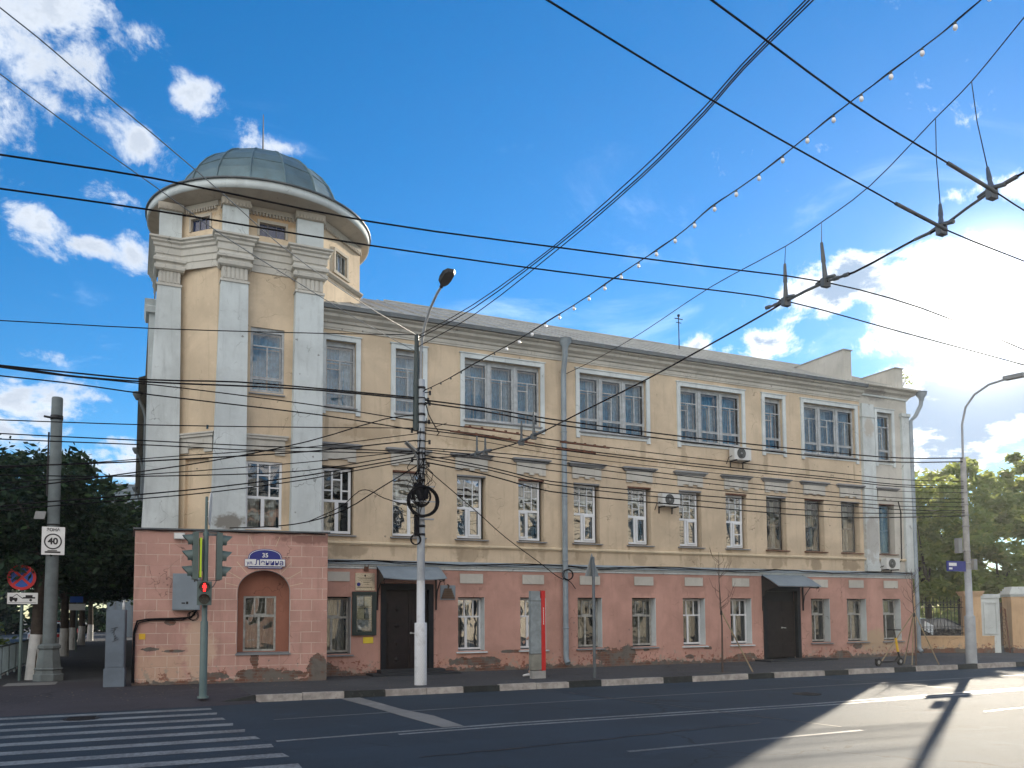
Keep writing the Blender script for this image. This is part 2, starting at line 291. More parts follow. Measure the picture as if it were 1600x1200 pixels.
pm('lens_dark', (.03, .04, .035), .25, .1); pm('lens_red', (.10, .02, .02), .3, .1)
def leafmat(name, c1, c2, c3, tr=.45):
    t, out = newmat(name); g = t.node('ShaderNodeNewGeometry').outputs['Random Per Island']
    c = t.mix(g, c1, c2); c = t.mix(t.step(g, .8, 1.), c, c3)
    a = t.node('ShaderNodeBsdfPrincipled', {'Base Color': c, 'Roughness': .55, 'Specular IOR Level': .3}); b = t.node('ShaderNodeBsdfTranslucent', {'Color': t.mix(.5, c, (c3[0] * 1.4, c3[1] * 1.4, c3[2]))})
    m = t.node('ShaderNodeMixShader', {0: tr, 1: a.outputs[0], 2: b.outputs[0]}); t.l.new(m.outputs[0], out.inputs[0])
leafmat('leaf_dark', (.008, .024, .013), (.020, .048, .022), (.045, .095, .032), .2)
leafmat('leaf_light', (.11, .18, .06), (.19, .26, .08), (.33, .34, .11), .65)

# ---------------------------------------------------------------- mesh builder
col = sc.collection
class MB:
    def __init__(s): s.v = []; s.f = []; s.m = []; s.sm = []; s.mi = 0
    def add(s, vs, fs, smooth=False):
        b = len(s.v); s.v += [tuple(v) for v in vs]
        for f in fs: s.f.append(tuple(b + i for i in f)); s.m.append(s.mi); s.sm.append(smooth)
    def box(s, x0, x1, y0, y1, z0, z1):
        s.add([(x0, y0, z0), (x1, y0, z0), (x1, y1, z0), (x0, y1, z0), (x0, y0, z1), (x1, y0, z1), (x1, y1, z1), (x0, y1, z1)],
              [(0, 3, 2, 1), (4, 5, 6, 7), (0, 1, 5, 4), (1, 2, 6, 5), (2, 3, 7, 6), (3, 0, 4, 7)])
    def obox(s, c, ax, ay, az_):
        c = Vector(c); ax, ay, az_ = Vector(ax), Vector(ay), Vector(az_)
        s.add([c + ax * i + ay * j + az_ * k for k in (-1, 1) for i, j in ((-1, -1), (1, -1), (1, 1), (-1, 1))],
              [(0, 3, 2, 1), (4, 5, 6, 7), (0, 1, 5, 4), (1, 2, 6, 5), (2, 3, 7, 6), (3, 0, 4, 7)])
    def tube(s, pts, r, n=8, cap=True):
        pts = [Vector(p) for p in pts]; k = len(pts); rs = r if isinstance(r, (list, tuple)) else [r] * k
        vs = []; a = None
        for i, p in enumerate(pts):
            d = pts[min(i + 1, k - 1)] - pts[max(i - 1, 0)]
            d = d.normalized() if d.length > 1e-9 else Vector((0, 0, 1))
            a = d.orthogonal().normalized() if a is None else a - d * a.dot(d)
            a = a.normalized() if a.length > 1e-6 else d.orthogonal().normalized(); b = d.cross(a)
            for j in range(n):
                t = 2 * math.pi * j / n; vs.append(p + (a * math.cos(t) + b * math.sin(t)) * rs[i])
        fs = [(i * n + j, i * n + (j + 1) % n, (i + 1) * n + (j + 1) % n, (i + 1) * n + j) for i in range(k - 1) for j in range(n)]
        s.add(vs, fs, n > 5)
        if cap: s.add(vs[:n], [tuple(range(n))]); s.add(vs[-n:], [tuple(range(n))])
    def lathe(s, c, prof, n=24, smooth=True, a0=0):
        vs = [(c[0] + r * math.cos(a0 + 2 * math.pi * j / n), c[1] + r * math.sin(a0 + 2 * math.pi * j / n), c[2] + z) for r, z in prof for j in range(n)]
        fs = [(i * n + j, i * n + (j + 1) % n, (i + 1) * n + (j + 1) % n, (i + 1) * n + j) for i in range(len(prof) - 1) for j in range(n)]
        s.add(vs, fs, smooth)
    def disc(s, c, nrm, r, th=.02, n=24):
        nrm = Vector(nrm).normalized(); c = Vector(c); s.tube([c - nrm * th / 2, c + nrm * th / 2], r, n)
    def poly(s, pts): s.add(pts, [tuple(range(len(pts)))])
    def prism(s, pts, vec):
        vec = Vector(vec); n = len(pts); a = [Vector(p) for p in pts]; b = [p + vec for p in a]
        s.add(a + b, [tuple(range(n)), tuple(range(2 * n - 1, n - 1, -1))] + [(i, (i + 1) % n, n + (i + 1) % n, n + i) for i in range(n)])
    def sweep(s, path, prof, closed=False, side=1):
        """profile [(outward, z)] carried along a plan path with mitred corners; outward is to the right of travel * side"""
        P = [Vector(p) for p in path]; n = len(P); k = len(prof); vs = []
        for i, p in enumerate(P):
            def nr(a, b):
                d = (b - a).normalized(); return Vector((d.y, -d.x)) * side
            if closed: n1 = nr(P[i - 1], p); n2 = nr(p, P[(i + 1) % n])
            else:
                n1 = nr(P[i - 1], p) if i else nr(p, P[1]); n2 = nr(p, P[i + 1]) if i < n - 1 else n1
            m = (n1 + n2); m = m / max(.25, m.dot(n1))
            vs += [(p.x + m.x * o, p.y + m.y * o, z) for o, z in prof]
        fs = []
        for i in range(n if closed else n - 1):
            a = i * k; b = ((i + 1) % n) * k
            fs += [(a + j, b + j, b + j + 1, a + j + 1) for j in range(k - 1)]
        s.add(vs, fs)
        if not closed: s.add(vs[:k], [tuple(range(k))]); s.add(vs[-k:], [tuple(range(k))])
    def build(s, name, mats, parent=None):
        me = bpy.data.meshes.new(name); me.from_pydata(s.v, [], s.f)
        if not isinstance(mats, (list, tuple)): mats = [mats]
        for m in mats: me.materials.append(M[m])
        me.polygons.foreach_set('material_index', s.m); me.polygons.foreach_set('use_smooth', s.sm); me.update()
        o = bpy.data.objects.new(name, me); col.objects.link(o)
        if parent: o.parent = parent
        return o
def link_mesh(name, me, mat=None, parent=None):
    o = bpy.data.objects.new(name, me); col.objects.link(o)
    if mat: me.materials.clear(); me.materials.append(M[mat])
    if parent: o.parent = parent
    return o
def tag(o, label, cat, group=None, kind=None):
    o['label'] = label; o['category'] = cat
    if group: o['group'] = group
    if kind: o['kind'] = kind
    return o
def empty(name, loc=(0, 0, 0), rz=0.):
    o = bpy.data.objects.new(name, None); o.location = loc; o.rotation_euler = (0, 0, rz); o.empty_display_size = .3; col.objects.link(o); return o
def struct(o): o['kind'] = 'structure'; return o
def copy_tree(o, parent=None):
    c = o.copy(); col.objects.link(c); c.parent = parent
    for ch in [q for q in bpy.data.objects if q.parent == o]: copy_tree(ch, c)
    return c
def text_mesh(txt, size, extr=.004, bold=0.):
    cu = bpy.data.curves.new('lettering', 'FONT'); cu.body = txt; cu.size = size; cu.extrude = extr; cu.align_x = 'CENTER'; cu.align_y = 'CENTER'; cu.offset = bold
    o = bpy.data.objects.new('lettering', cu); col.objects.link(o)
    bpy.context.view_layer.update(); dg = bpy.context.evaluated_depsgraph_get()
    me = bpy.data.meshes.new_from_object(o.evaluated_get(dg)); bpy.data.objects.remove(o); return me
class Fr:
    """a wall plane: x along the wall, d outwards from it, z up"""
    def __init__(s, o, u):
        s.o = Vector((o[0], o[1], 0)); s.u = Vector((u[0], u[1], 0)).normalized(); s.n = Vector((s.u.y, -s.u.x, 0))
    def p(s, x, d, z): return s.o + s.u * x + s.n * d + Vector((0, 0, z))
    def box(s, mb, x0, x1, d0, d1, z0, z1):
        mb.add([s.p(x0, d0, z0), s.p(x1, d0, z0), s.p(x1, d1, z0), s.p(x0, d1, z0), s.p(x0, d0, z1), s.p(x1, d0, z1), s.p(x1, d1, z1), s.p(x0, d1, z1)],
               [(0, 3, 2, 1), (4, 5, 6, 7), (0, 1, 5, 4), (1, 2, 6, 5), (2, 3, 7, 6), (3, 0, 4, 7)])
    def wall(s, mb, x0, x1, z0, z1, ops, rd=.3, jm=None):
        xs = sorted({x0, x1} | {v for o in ops for v in o[:2]}); zs = sorted({z0, z1} | {v for o in ops for v in o[2:4]})
        for i in range(len(xs) - 1):
            for j in range(len(zs) - 1):
                cx, cz = (xs[i] + xs[i + 1]) / 2, (zs[j] + zs[j + 1]) / 2
                if any(o[0] < cx < o[1] and o[2] < cz < o[3] for o in ops): continue
                mb.add([s.p(xs[i], 0, zs[j]), s.p(xs[i + 1], 0, zs[j]), s.p(xs[i + 1], 0, zs[j + 1]), s.p(xs[i], 0, zs[j + 1])], [(0, 1, 2, 3)])
        k = mb.mi
        if jm is not None: mb.mi = jm
        for o in ops:
            a, b, c, e = o[:4]; r = o[4] if len(o) > 4 else rd
            for q in (((a, c), (a, e)), ((b, e), (b, c)), ((a, e), (b, e)), ((b, c), (a, c))):
                (xa, za), (xb, zb) = q
                mb.add([s.p(xa, 0, za), s.p(xb, 0, zb), s.p(xb, -r, zb), s.p(xa, -r, za)], [(0, 1, 2, 3)])
        mb.mi = k

# ---------------------------------------------------------------- the setting
def sheet(name, pts, z, mat):
    mb = MB(); mb.poly([(x, y, z) for x, y in pts]); return struct(mb.build(name, mat))
def rect(x0, x1, y0, y1): return [(x0, y0), (x1, y0), (x1, y1), (x0, y1)]
sheet('ground', rect(-600, 600, -600, 600), -.03, 'ground')
sheet('road', rect(-200, 220, -17.5, -4.2), 0, 'asphalt')
sheet('side_road', rect(-16.5, -8.3, -4.2, 160), 0, 'asphalt')
mb = MB()
mb.box(-2.55, 22.6, -4.62, .4, -.02, .13); mb.box(22.6, 60, -4.62, 1.6, -.02, .129)
struct(mb.build('pavement', 'pavement'))
mb = MB(); mb.box(-8.1, -2.55, -4.15, 1.2, -.02, .128)
mb.add([(-8.1, -5.25, .003), (-2.55, -5.05, .003), (-2.55, -4.15, .128), (-8.1, -4.15, .128)], [(0, 1, 2, 3)])
mb.add([(-2.55, -5.05, .003), (-2.4, -4.75, .003), (-2.55, -4.15, .128)], [(0, 1, 2)])
struct(mb.build('pavement', 'pavement_red'))
mb = MB(); mb.box(-8.1, -4.4, 1.2, 160, -.02, .126); struct(mb.build('pavement', 'pavement'))
mb = MB(); mb.box(-200, -16.5, -4.62, 0, -.02, .13); mb.box(-19, -16.5, 0, 160, -.02, .125); struct(mb.build('pavement', 'pavement'))
mb = MB(); mb.box(-200, 220, -28, -17.66, -.02, .13); struct(mb.build('pavement', 'pavement'))
mb = MB(); x = -2.49; k = 0
def kerb_piece(mb, a, b, dark, h0=.15, h1=.15):
    mb.mi = 1 if dark else 0
    if h0 == h1: h0 += random.uniform(-.012, .008); h1 = h0 + random.uniform(-.008, .008)
    a += .006; b -= .006
    mb.add([(a, -4.77, -.01), (b, -4.77, -.01), (b, -4.62, -.01), (a, -4.62, -.01), (a, -4.755, h0), (b, -4.755, h1), (b, -4.615, h1), (a, -4.615, h0)],
           [(0, 3, 2, 1), (4, 5, 6, 7), (0, 1, 5, 4), (1, 2, 6, 5), (2, 3, 7, 6), (3, 0, 4, 7)])
kerb_piece(mb, -3.35, -2.49, True, .02, .15)
while x < 75:
    kerb_piece(mb, x, x + .95, False); kerb_piece(mb, x + .95, x + 1.83, False); kerb_piece(mb, x + 1.83, x + 2.73, True); x += 2.73
struct(mb.build('kerb', ['kerb_light', 'kerb_dark']))
mb = MB(); mb.box(-200, 220, -17.66, -17.5, -.01, .15); mb.box(-8.3, -8.1, -3.9, 160, -.01, .14); struct(mb.build('kerb', 'kerb_light'))
# painted lines
def line(name, pts, wd, mat, z=.004):
    mb = MB()
    for (x0, y0), (x1, y1) in zip(pts, pts[1:]):
        mb.add([(x0, y0 - wd / 2, z), (x1, y1 - wd / 2, z), (x1, y1 + wd / 2, z), (x0, y0 + wd / 2, z)], [(0, 1, 2, 3)])
    return struct(mb.build(name, mat))
line('lane_marking', [(-2.6, -7.87), (2.0, -7.56), (10.75, -7.25), (60, -6.6)], .07, 'faded_paint')
line('lane_marking', [(-2.95, -10.40), (.8, -10.12), (7.4, -10.14), (14, -9.78), (60, -8.9)], .12, 'road_paint')
line('lane_marking', [(-1.2, -10.52), (.8, -10.40), (7.4, -10.44), (14, -10.06), (60, -9.2)], .11, 'road_paint')
line('lane_marking', [(1.0, -13.35), (5.2, -13.25)], .10, 'faded_paint')
mb = MB()
for i in range(15):
    yc = -5.62 - i * .86
    xr = -3.45 + (i * .86) * .068
    xl = -8.6 - i * .2 - (7 if i > 3 else 0)
    mb.add([(xl, yc - .15, .004), (xr + random.uniform(-.04, .04), yc - .15, .004), (xr + random.uniform(-.03, .05), yc + .17, .004), (xl, yc + .17, .004)], [(0, 1, 2, 3)])
struct(mb.build('crosswalk', 'road_paint'))
mb = MB(); a = [(-.78, -4.8), (-.34, -4.8), (-.18, -7.4), (.02, -8.6), (0., -10.1), (-.36, -10.1), (-.50, -8.4), (-.62, -6.6)]
mb.poly([(x, y, .007) for x, y in a]); struct(mb.build('asphalt_patch', 'patch'))
def manhole(x, y, nm='manhole_cover'):
    m_ = MB(); m_.disc((x, y, .006), (0, 0, 1), .3, .012, 24)
    for k in range(-3, 4): m_.box(x - .22, x + .22, y + k * .07 - .012, y + k * .07 + .012, .01, .016)
    return m_.build(nm, 'iron')
tag(manhole(-5.6, -6.2), 'round iron manhole cover in the asphalt at the crosswalk', 'manhole cover')
mb = MB(); mb.box(-7.6, -6.5, .6, 1.5, .125, .133); struct(mb.build('asphalt_patch', 'patch'))
for (x0, y0, x1, y1) in ((4.0, -4.9, 5.2, -12.8), (9.0, -12.5, 17, -11.9), (-1.5, -12.6, 4.5, -11.9), (12.2, -5.4, 12.6, -9.3)):
    mb = MB(); n = 24; L_ = []
    for i in range(n + 1):
        t_ = i / n; L_.append((x0 + (x1 - x0) * t_ + random.uniform(-.05, .05), y0 + (y1 - y0) * t_ + random.uniform(-.05, .05)))
    for (a, b), (c, d) in zip(L_, L_[1:]):
        v = Vector((c - a, d - b)).normalized(); w_ = random.uniform(.012, .03); q = Vector((-v.y, v.x)) * w_
        mb.add([(a - q.x, b - q.y, .0055), (c - q.x, d - q.y, .0055), (c + q.x, d + q.y, .0055), (a + q.x, b + q.y, .0055)], [(0, 1, 2, 3)])
    struct(mb.build('tar_seam', 'tar'))
tag(manhole(8.6, -8.6), 'round iron manhole cover in the shaded road near its sunlit part', 'manhole cover')
# fallen bits and weeds along the wall foot
mb = MB()
for i in range(420):
    x = random.uniform(-4.6, 22.2); y = -random.uniform(.02, .16) - (1.3 if x < -.35 else 0); r = random.uniform(.006, .025)
    if x < -.3: y = -.7 - (x + 4.81) * .133 - random.uniform(.02, .12)
    mb.obox((x, y, .13 + r * .4), (r, r * .3, 0), (-r * .4, r, 0), (0, 0, r * .5))
tag(mb.build('plaster_rubble', 'fence_plaster'), 'crumbs of fallen plaster along the foot of the building', 'rubble', kind='stuff')
mb = MB()
for i in range(900):
    x = random.uniform(-8, 26); y = random.uniform(-4.55, -.2)
    if x < -.3 and y > -1.4: y = random.uniform(-4.5, -1.6)
    a = random.uniform(0, 6.28); r = random.uniform(.01, .025)
    mb.add([(x, y, .134), (x + r * math.cos(a), y + r * math.sin(a), .142), (x + r * 1.6 * math.cos(a + .6), y + r * 1.6 * math.sin(a + .6), .136)], [(0, 1, 2)])
tag(mb.build('leaf_litter', 'stake_wood'), 'small dry leaves and litter scattered over the pavement', 'litter', kind='stuff')

# ================================================================ the old corner building
BLD = empty('corner_building')
tag(BLD, 'old three storey corner building, cream above pink, with domed white pilastered tower', 'building')
F0 = Fr((0, 0), (1, 0))
W3 = [(-.14, .70, 1), (1.84, 2.66, 1), (3.95, 6.46, 3), (7.83, 10.33, 3), (11.68, 14.27, 3), (15.28, 16.10, 1), (17.08, 19.60, 3), (20.72, 21.50, 1)]
W2 = [(-.22, .67), (1.78, 2.70), (3.72, 4.63), (5.70, 6.56), (7.60, 8.53), (9.58, 10.46), (11.57, 12.48), (13.50, 14.40), (15.27, 16.16), (17.03, 17.94), (18.78, 19.70), (20.70, 21.50)]
W1 = [(-.27, .62), (3.75, 4.58), (5.74, 6.60), (7.70, 8.57), (9.68, 10.58), (11.65, 12.54), (13.60, 14.50), (17.20, 18.08), (18.92, 19.87), (20.72, 21.65)]
XR = 22.35; XE = 19.86
mb = MB()
ops1 = [(a, b, .72, 2.28, .34) for a, b in W1] + [(1.45, 2.99, .13, 2.66, .3), (15.0, 16.66, .13, 2.70, .3)]
F0.wall(mb, -.6, XR, -.02, 3.12, ops1)
pw = mb.build('ground_floor_wall', ['pink'], BLD)
ops2 = [(a, b, 3.98, 5.87, .26) for a, b in W2]; ops3 = [(a, b, 7.52, 9.38, .2) for a, b, n in W3]
mb = MB(); F0.wall(mb, -.6, XE, 3.12, 9.95, [o for o in ops2 + ops3 if o[0] < XE]); mb.build('upper_wall', ['cream'], BLD)
mb = MB(); F0.wall(mb, XE, XR, 3.12, 10.3, [o for o in ops2 + ops3 if o[0] > XE]); mb.build('end_wall', ['end_plaster'], BLD)
# reveals painted light grey round the ground floor windows
for a, b in W1:
    mb = MB(); F0.box(mb, b - .012, b - .002, -.33, .003, .73, 2.27); mb.build('window_reveal', 'white_trim', BLD)
# body: right gable, back wall, side-street wall, dark sheets standing for unlit rooms
mb = MB()
mb.add([(XR, 0, -.02), (XR, 10, -.02), (XR, 10, 10.3), (XR, 5, 12.7), (XR, 0, 10.3)], [(0, 1, 2, 3, 4)])
mb.add([(XR, 10, -.02), (-4.4, 10, -.02), (-4.4, 10, 10.3), (XR, 10, 10.3)], [(0, 1, 2, 3)])
mb.build('gable_wall', 'cream', BLD)
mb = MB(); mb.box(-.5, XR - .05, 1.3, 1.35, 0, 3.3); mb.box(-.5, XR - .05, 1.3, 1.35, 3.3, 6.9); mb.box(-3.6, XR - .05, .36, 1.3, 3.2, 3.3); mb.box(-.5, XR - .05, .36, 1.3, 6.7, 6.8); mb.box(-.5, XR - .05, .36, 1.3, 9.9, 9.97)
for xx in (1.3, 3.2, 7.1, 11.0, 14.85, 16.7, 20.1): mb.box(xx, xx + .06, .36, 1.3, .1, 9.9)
mb.build('dark_room_backing', 'room', BLD)
mb = MB(); mb.box(-.5, XR - .05, 1.3, 1.36, 6.9, 9.9); mb.build('dark_room_backing', 'room_blue', BLD)

# --- windows
def bars(fr, mb, x0, x1, z0, z1, d, lst, w_=.035, fw=.05, th=.05):
    fr.box(mb, x0, x0 + fw, d, d + th, z0, z1); fr.box(mb, x1 - fw, x1, d, d + th, z0, z1)
    fr.box(mb, x0 + fw, x1 - fw, d, d + th, z0, z0 + fw); fr.box(mb, x0 + fw, x1 - fw, d, d + th, z1 - fw, z1)
    W, H = x1 - x0, z1 - z0
    for q in lst:
        ww = q[4] if len(q) > 4 else w_
        e = random.uniform(.001, .004)
        if q[0] == 'h': fr.box(mb, x0 + q[2] * W + (fw if q[2] == 0 else 0), x0 + q[3] * W - (fw if q[3] == 1 else 0), d + .003 + e, d + th - .004 - e, z0 + q[1] * H - ww / 2, z0 + q[1] * H + ww / 2)
        else: fr.box(mb, x0 + q[1] * W - ww / 2, x0 + q[1] * W + ww / 2, d + .006 + e, d + th - .007 - e, z0 + q[2] * H + (fw if q[2] == 0 else 0), z0 + q[3] * H - (fw if q[3] == 1 else 0))
def curtain(fr, par, x0, x1, z0, z1, d, mat, name='curtain', folds=7., amp=.025):
    mb = MB(); n = max(6, int((x1 - x0) * 45)); ph = random.uniform(0, 6); vs = []
    for i in range(n + 1):
        x = x0 + (x1 - x0) * i / n
        o = math.sin(i / n * folds * 6.28 + ph) * amp + math.sin(i / n * folds * 2.3 + ph * 2) * amp * .6
        g = 1 + .06 * math.sin(ph + x * 3)
        vs += [fr.p(x, d + o * .6, z1), fr.p(x0 + (x - x0) * g if (x - x0) * g < (x1 - x0) else x, d + o, (z0 + z1) / 2), fr.p(x, d + o * 1.5, z0)]
    mb.add(vs, [(i * 3 + j, i * 3 + 3 + j, i * 3 + 4 + j, i * 3 + 1 + j) for i in range(n) for j in (0, 1)], True)
    return mb.build(name, mat, par)
def pane(fr, par, x0, x1, z0, z1, d, mat='glass'):
    mb = MB(); mb.add([fr.p(x0 + .01, d, z0 + .01), fr.p(x1 - .01, d, z0 + .01), fr.p(x1 - .01, d, z1 - .01), fr.p(x0 + .01, d, z1 - .01)], [(0, 1, 2, 3)]); return mb.build('pane', mat, par)
def sill(fr, par, x0, x1, z, d0, d1, mat='grey_trim', drop=.03):
    mb = MB(); mb.add([fr.p(x0, d0, z + .04), fr.p(x1, d0, z + .04), fr.p(x1, d1, z), fr.p(x0, d1, z), fr.p(x0, d0, z - drop), fr.p(x1, d0, z - drop), fr.p(x1, d1, z - drop), fr.p(x0, d1, z - drop)],
        [(0, 1, 2, 3), (3, 2, 6, 7), (4, 5, 6, 7), (0, 3, 7, 4), (1, 2, 6, 5)]); return mb.build('sill', mat, par)
ST_G = [('h', .64, 0, 1, .05), ('v', .36, .64, 1), ('v', .70, .64, 1), ('v', .42, 0, .64, .075)]
ST_GO = [('h', .64, 0, 1, .06), ('v', .34, .64, 1), ('v', .68, .64, 1), ('h', .67, .34, .68), ('v', .47, 0, .64, .06)]
ST_2 = [('h', .49, 0, 1, .07), ('v', .34, .49, 1, .022), ('v', .67, .49, 1, .022), ('h', .72, 0, .34, .02), ('h', .83, .34, .67, .02), ('h', .64, .34, .67, .02), ('h', .72, .67, 1, .02), ('v', .44, 0, .49, .085)]
ST_2W = [('h', .5, 0, 1, .07), ('v', .36, .5, 1, .045), ('v', .68, .5, 1, .045), ('h', .66, 0, .36, .04), ('h', .83, .36, .68, .04), ('h', .66, .68, 1, .04), ('v', .52, 0, .5, .10)]
ST_2O = [('h', .47, 0, 1, .06), ('v', .34, .47, 1, .018), ('v', .66, .47, 1, .018), ('h', .66, 0, 1, .018), ('h', .83, 0, 1, .018), ('v', .48, 0, .47, .06)]
def st3(p, q): return [('h', .74, p, q), ('h', .22, p, q, .045)]
def wood3(fr, mb, x0, x1, z0, z1, d, vent):
    L = [('h', .745, 0, 1, .035), ('h', .215, 0, 1, .05), ('v', .5, .215, .745, .04), ('h', .24, .06, .94, .02)]
    if vent: L.append(('h', .60, 0, .5, .035))
    bars(fr, mb, x0, x1, z0, z1, d, L, fw=.055)
    # inner sashes a hand's breadth behind, as double windows have
    bars(fr, mb, x0 + .05, x1 - .05, z0 + .04, z1 - .04, d - .13, [('h', .73, 0, 1, .03), ('v', .53, 0, .73, .045)], fw=.045, th=.03)
# third floor
for i, (a, b, n) in enumerate(W3):
    mb = MB(); z0, z1 = 7.55, 9.30; d = -.16
    mat = 'grey_wood'
    if n == 1: wood3(F0, mb, a, b, z0, z1, d, True)
    else:
        ws = (b - a - .2) / 3
        for k in range(3):
            xa = a + k * (ws + .1); wood3(F0, mb, xa, xa + ws, z0, z1, d, (i + k) % 3 == 1)
            if k: F0.box(mb, xa - .1, xa, d, d + .09, z0, z1 - .01)
    F0.box(mb, a + .001, b - .001, d - .01, d + .03, z1, 9.378)
    wo = mb.build('window', mat, BLD)
    pane(F0, wo, a, b, z0, z1, d + .02, 'glass_up')
    ws = (b - a) / n
    for k in range(n):
        xa = a + k * ws
        if i == 6: cm = 'curtain_pale'
        else: cm = 'curtain_blue'
        curtain(F0, wo, xa + .04, xa + ws - .04, z0 + .02, z1 - .02, d - .23, cm, folds=9)
        q = random.random()
        if q < .4: curtain(F0, wo, xa + .06, xa + ws * random.uniform(.25, .4), z0 + .02, z1 - .02, d - .18, 'curtain_pale', folds=4)
        if q > .2: curtain(F0, wo, xa + ws * random.uniform(.5, .7), xa + ws - .05, z0 + .02, z1 - random.choice((.02, .4)), d - .18, 'curtain_pale', folds=3)
    sill(F0, wo, a - .04, b + .04, 7.50, -.12, .09, 'grey_trim')
    if i < 7 or True:
        mb = MB(); lw = .13; zt = 9.38
        F0.box(mb, a - lw, a - .001, -.001, .055, 7.30, zt + .13); F0.box(mb, b + .001, b + lw, -.001, .055, 7.30, zt + .13)
        F0.box(mb, a - .001, b + .001, -.001, .053, zt, zt + .128)
        F0.box(mb, a - lw - .03, b + lw + .03, -.001, .08, zt + .13, zt + .16)
        F0.box(mb, a - .002, b + .002, -.001, .03, 7.38, 7.47)
        mb.build('window_surround', 'white_trim', wo)
# second floor
for i, (a, b) in enumerate(W2):
    z0, z1 = 4.02, 5.82; d = -.2; mb = MB()
    new = i in (0, 1, 2, 3, 4, 5, 6, 7)
    if i == 0: bars(F0, mb, a + .03, b - .05, z0, z1, d, ST_2W, fw=.07)
    elif i == 1: bars(F0, mb, a, b - .04, z0, z1, d, [('h', .55, 0, 1, .07), ('v', .6, 0, .55, .09)], fw=.06)
    elif new:
        bars(F0, mb, a, b - .09, z0, z1, d, ST_2, fw=.06)
        sx = a + (b - .09 - a) * (.44 if i != 3 else .0)
        W_ = b - .09 - a
        if i in (3,): bars(F0, mb, a + .06, a + W_ * .42, z0 + .06, z0 + .86, d + .05, [], fw=.05, th=.03)
        else: bars(F0, mb, a + W_ * .49, b - .15, z0 + .06, z0 + .85, d + .05, [('h', .5, 0, 1)] if i == 7 else [], fw=.05, th=.03)
    else:
        bars(F0, mb, a, b - .1, z0, z1, d - .04, ST_2O, fw=.06)
    wo = mb.build('window', 'white_pvc' if new else 'dark_wood_frame', BLD)
    pane(F0, wo, a, b - (.04 if i < 2 else .09), z0, z1, d + .02, 'glass_mirror' if 1 <= i <= 7 else 'glass')
    if i in (1,):
        curtain(F0, wo, a + .05, b - .05, z0 + 1.0, z1, d - .2, 'curtain_grey', folds=5)
        mm = MB(); F0.box(mm, a + .50, a + .72, d - .3, d - .27, z0 + .05, z0 + .95); mm.build('curtain', 'brass_curtain' if 'brass_curtain' in M else 'stake_wood', wo)
    elif i == 0:
        curtain(F0, wo, a + .05, a + .42, z0 + .05, z0 + .95, d - .18, 'curtain_white', folds=4)
        curtain(F0, wo, a + .5, a + .62, z0 + .05, z0 + .85, d - .2, 'curtain_white', folds=2)
    elif i >= 8:
        curtain(F0, wo, a + .1, a + .34, z0 + .02, z1 - .1, d - .2, 'curtain_white', folds=4); curtain(F0, wo, a + .5, a + .72, z0 + .02, z1 - .1, d - .2, 'curtain_white', folds=4)
    elif i in (3, 5):
        curtain(F0, wo, a + .06, b - .14, z0 + .02, z1 - .1, d - .28, 'curtain_grey', folds=8)
    else: curtain(F0, wo, b - .4, b - .14, z0 + .02, z1 - .1, d - .28, 'curtain_grey', folds=4)
    sill(F0, wo, a - .07, b + .07, 3.96, -.2, .09, 'grey_trim' if new else 'rust')
    # moulded head above: panel with a stepped apron, cap slab
    mb = MB(); hm = 'end_plaster'
    F0.box(mb, a - .06, b + .05, -.001, .05, 6.06, 6.36)
    F0.box(mb, a - .06, a + .16, -.001, .049, 6.0, 6.06); F0.box(mb, b - .18, b + .05, -.001, .049, 6.0, 6.06)
    if i > 1: F0.box(mb, (a + b) / 2 - .08, (a + b) / 2 + .08, -.001, .062, 6.0, 6.12)
    mb.build('window_hood', hm, wo)
    mb = MB(); mb.sweep([(a - .10, 0), (a - .10, -.03), (b + .09, -.03), (b + .09, 0)], [(0, 6.36), (.04, 6.37), (.07, 6.42), (.12, 6.44), (.12, 6.48), (0, 6.52)], side=1)
    mb.build('hood_cap', 'grey_trim', wo)
    if i > 0:
        mb = MB(); F0.box(mb, a + .002, b - .002, -.2, .02, 5.822, 5.868); mb.build('lintel', 'rust' if i % 2 else 'grey_trim', wo)
# ground floor
for i, (a, b) in enumerate(W1):
    z0, z1 = .76, 2.25; new = i in (1, 2, 5, 6); d = -.3; mb = MB(); wr = .02 if i else .0
    bars(F0, mb, a, b - .02, z0, z1, d, ST_G if new else ST_GO, fw=.055)
    wo = mb.build('window', 'white_pvc' if new else 'old_wood', BLD)
    pane(F0, wo, a, b - .02, z0, z1, d + .02, 'glass_mirror' if new and i < 3 else 'glass')
    cm = 'curtain_white' if new else 'curtain_grey'
    if new: curtain(F0, wo, a + .4, b - .3, z0 + .03, z1 - .03, d - .12, cm, folds=3); curtain(F0, wo, a + .08, a + .22, z0 + .03, z1 - .03, d - .12, cm, folds=2)
    else: curtain(F0, wo, a + .05, b - .3 * (i % 2) - .05, z0 + .03, z1 - .03, d - .12, cm, folds=8)
    sill(F0, wo, a - .06, b + .07, .69, -.3, .08, 'white_trim' if new else 'grey_trim')
for i, (a, b) in enumerate(W1[:-1] + [(20.72, 21.6)]):
    c = (a + b) / 2; hw = .36; mb = MB()
    if i == 0: F0.box(mb, -.03, .57, -.001, .03, 2.70, 2.96)
    else: F0.box(mb, c - hw, c + hw, -.001, .03, 2.68, 2.96)
    mb.build('frieze_panel', 'end_plaster', BLD)

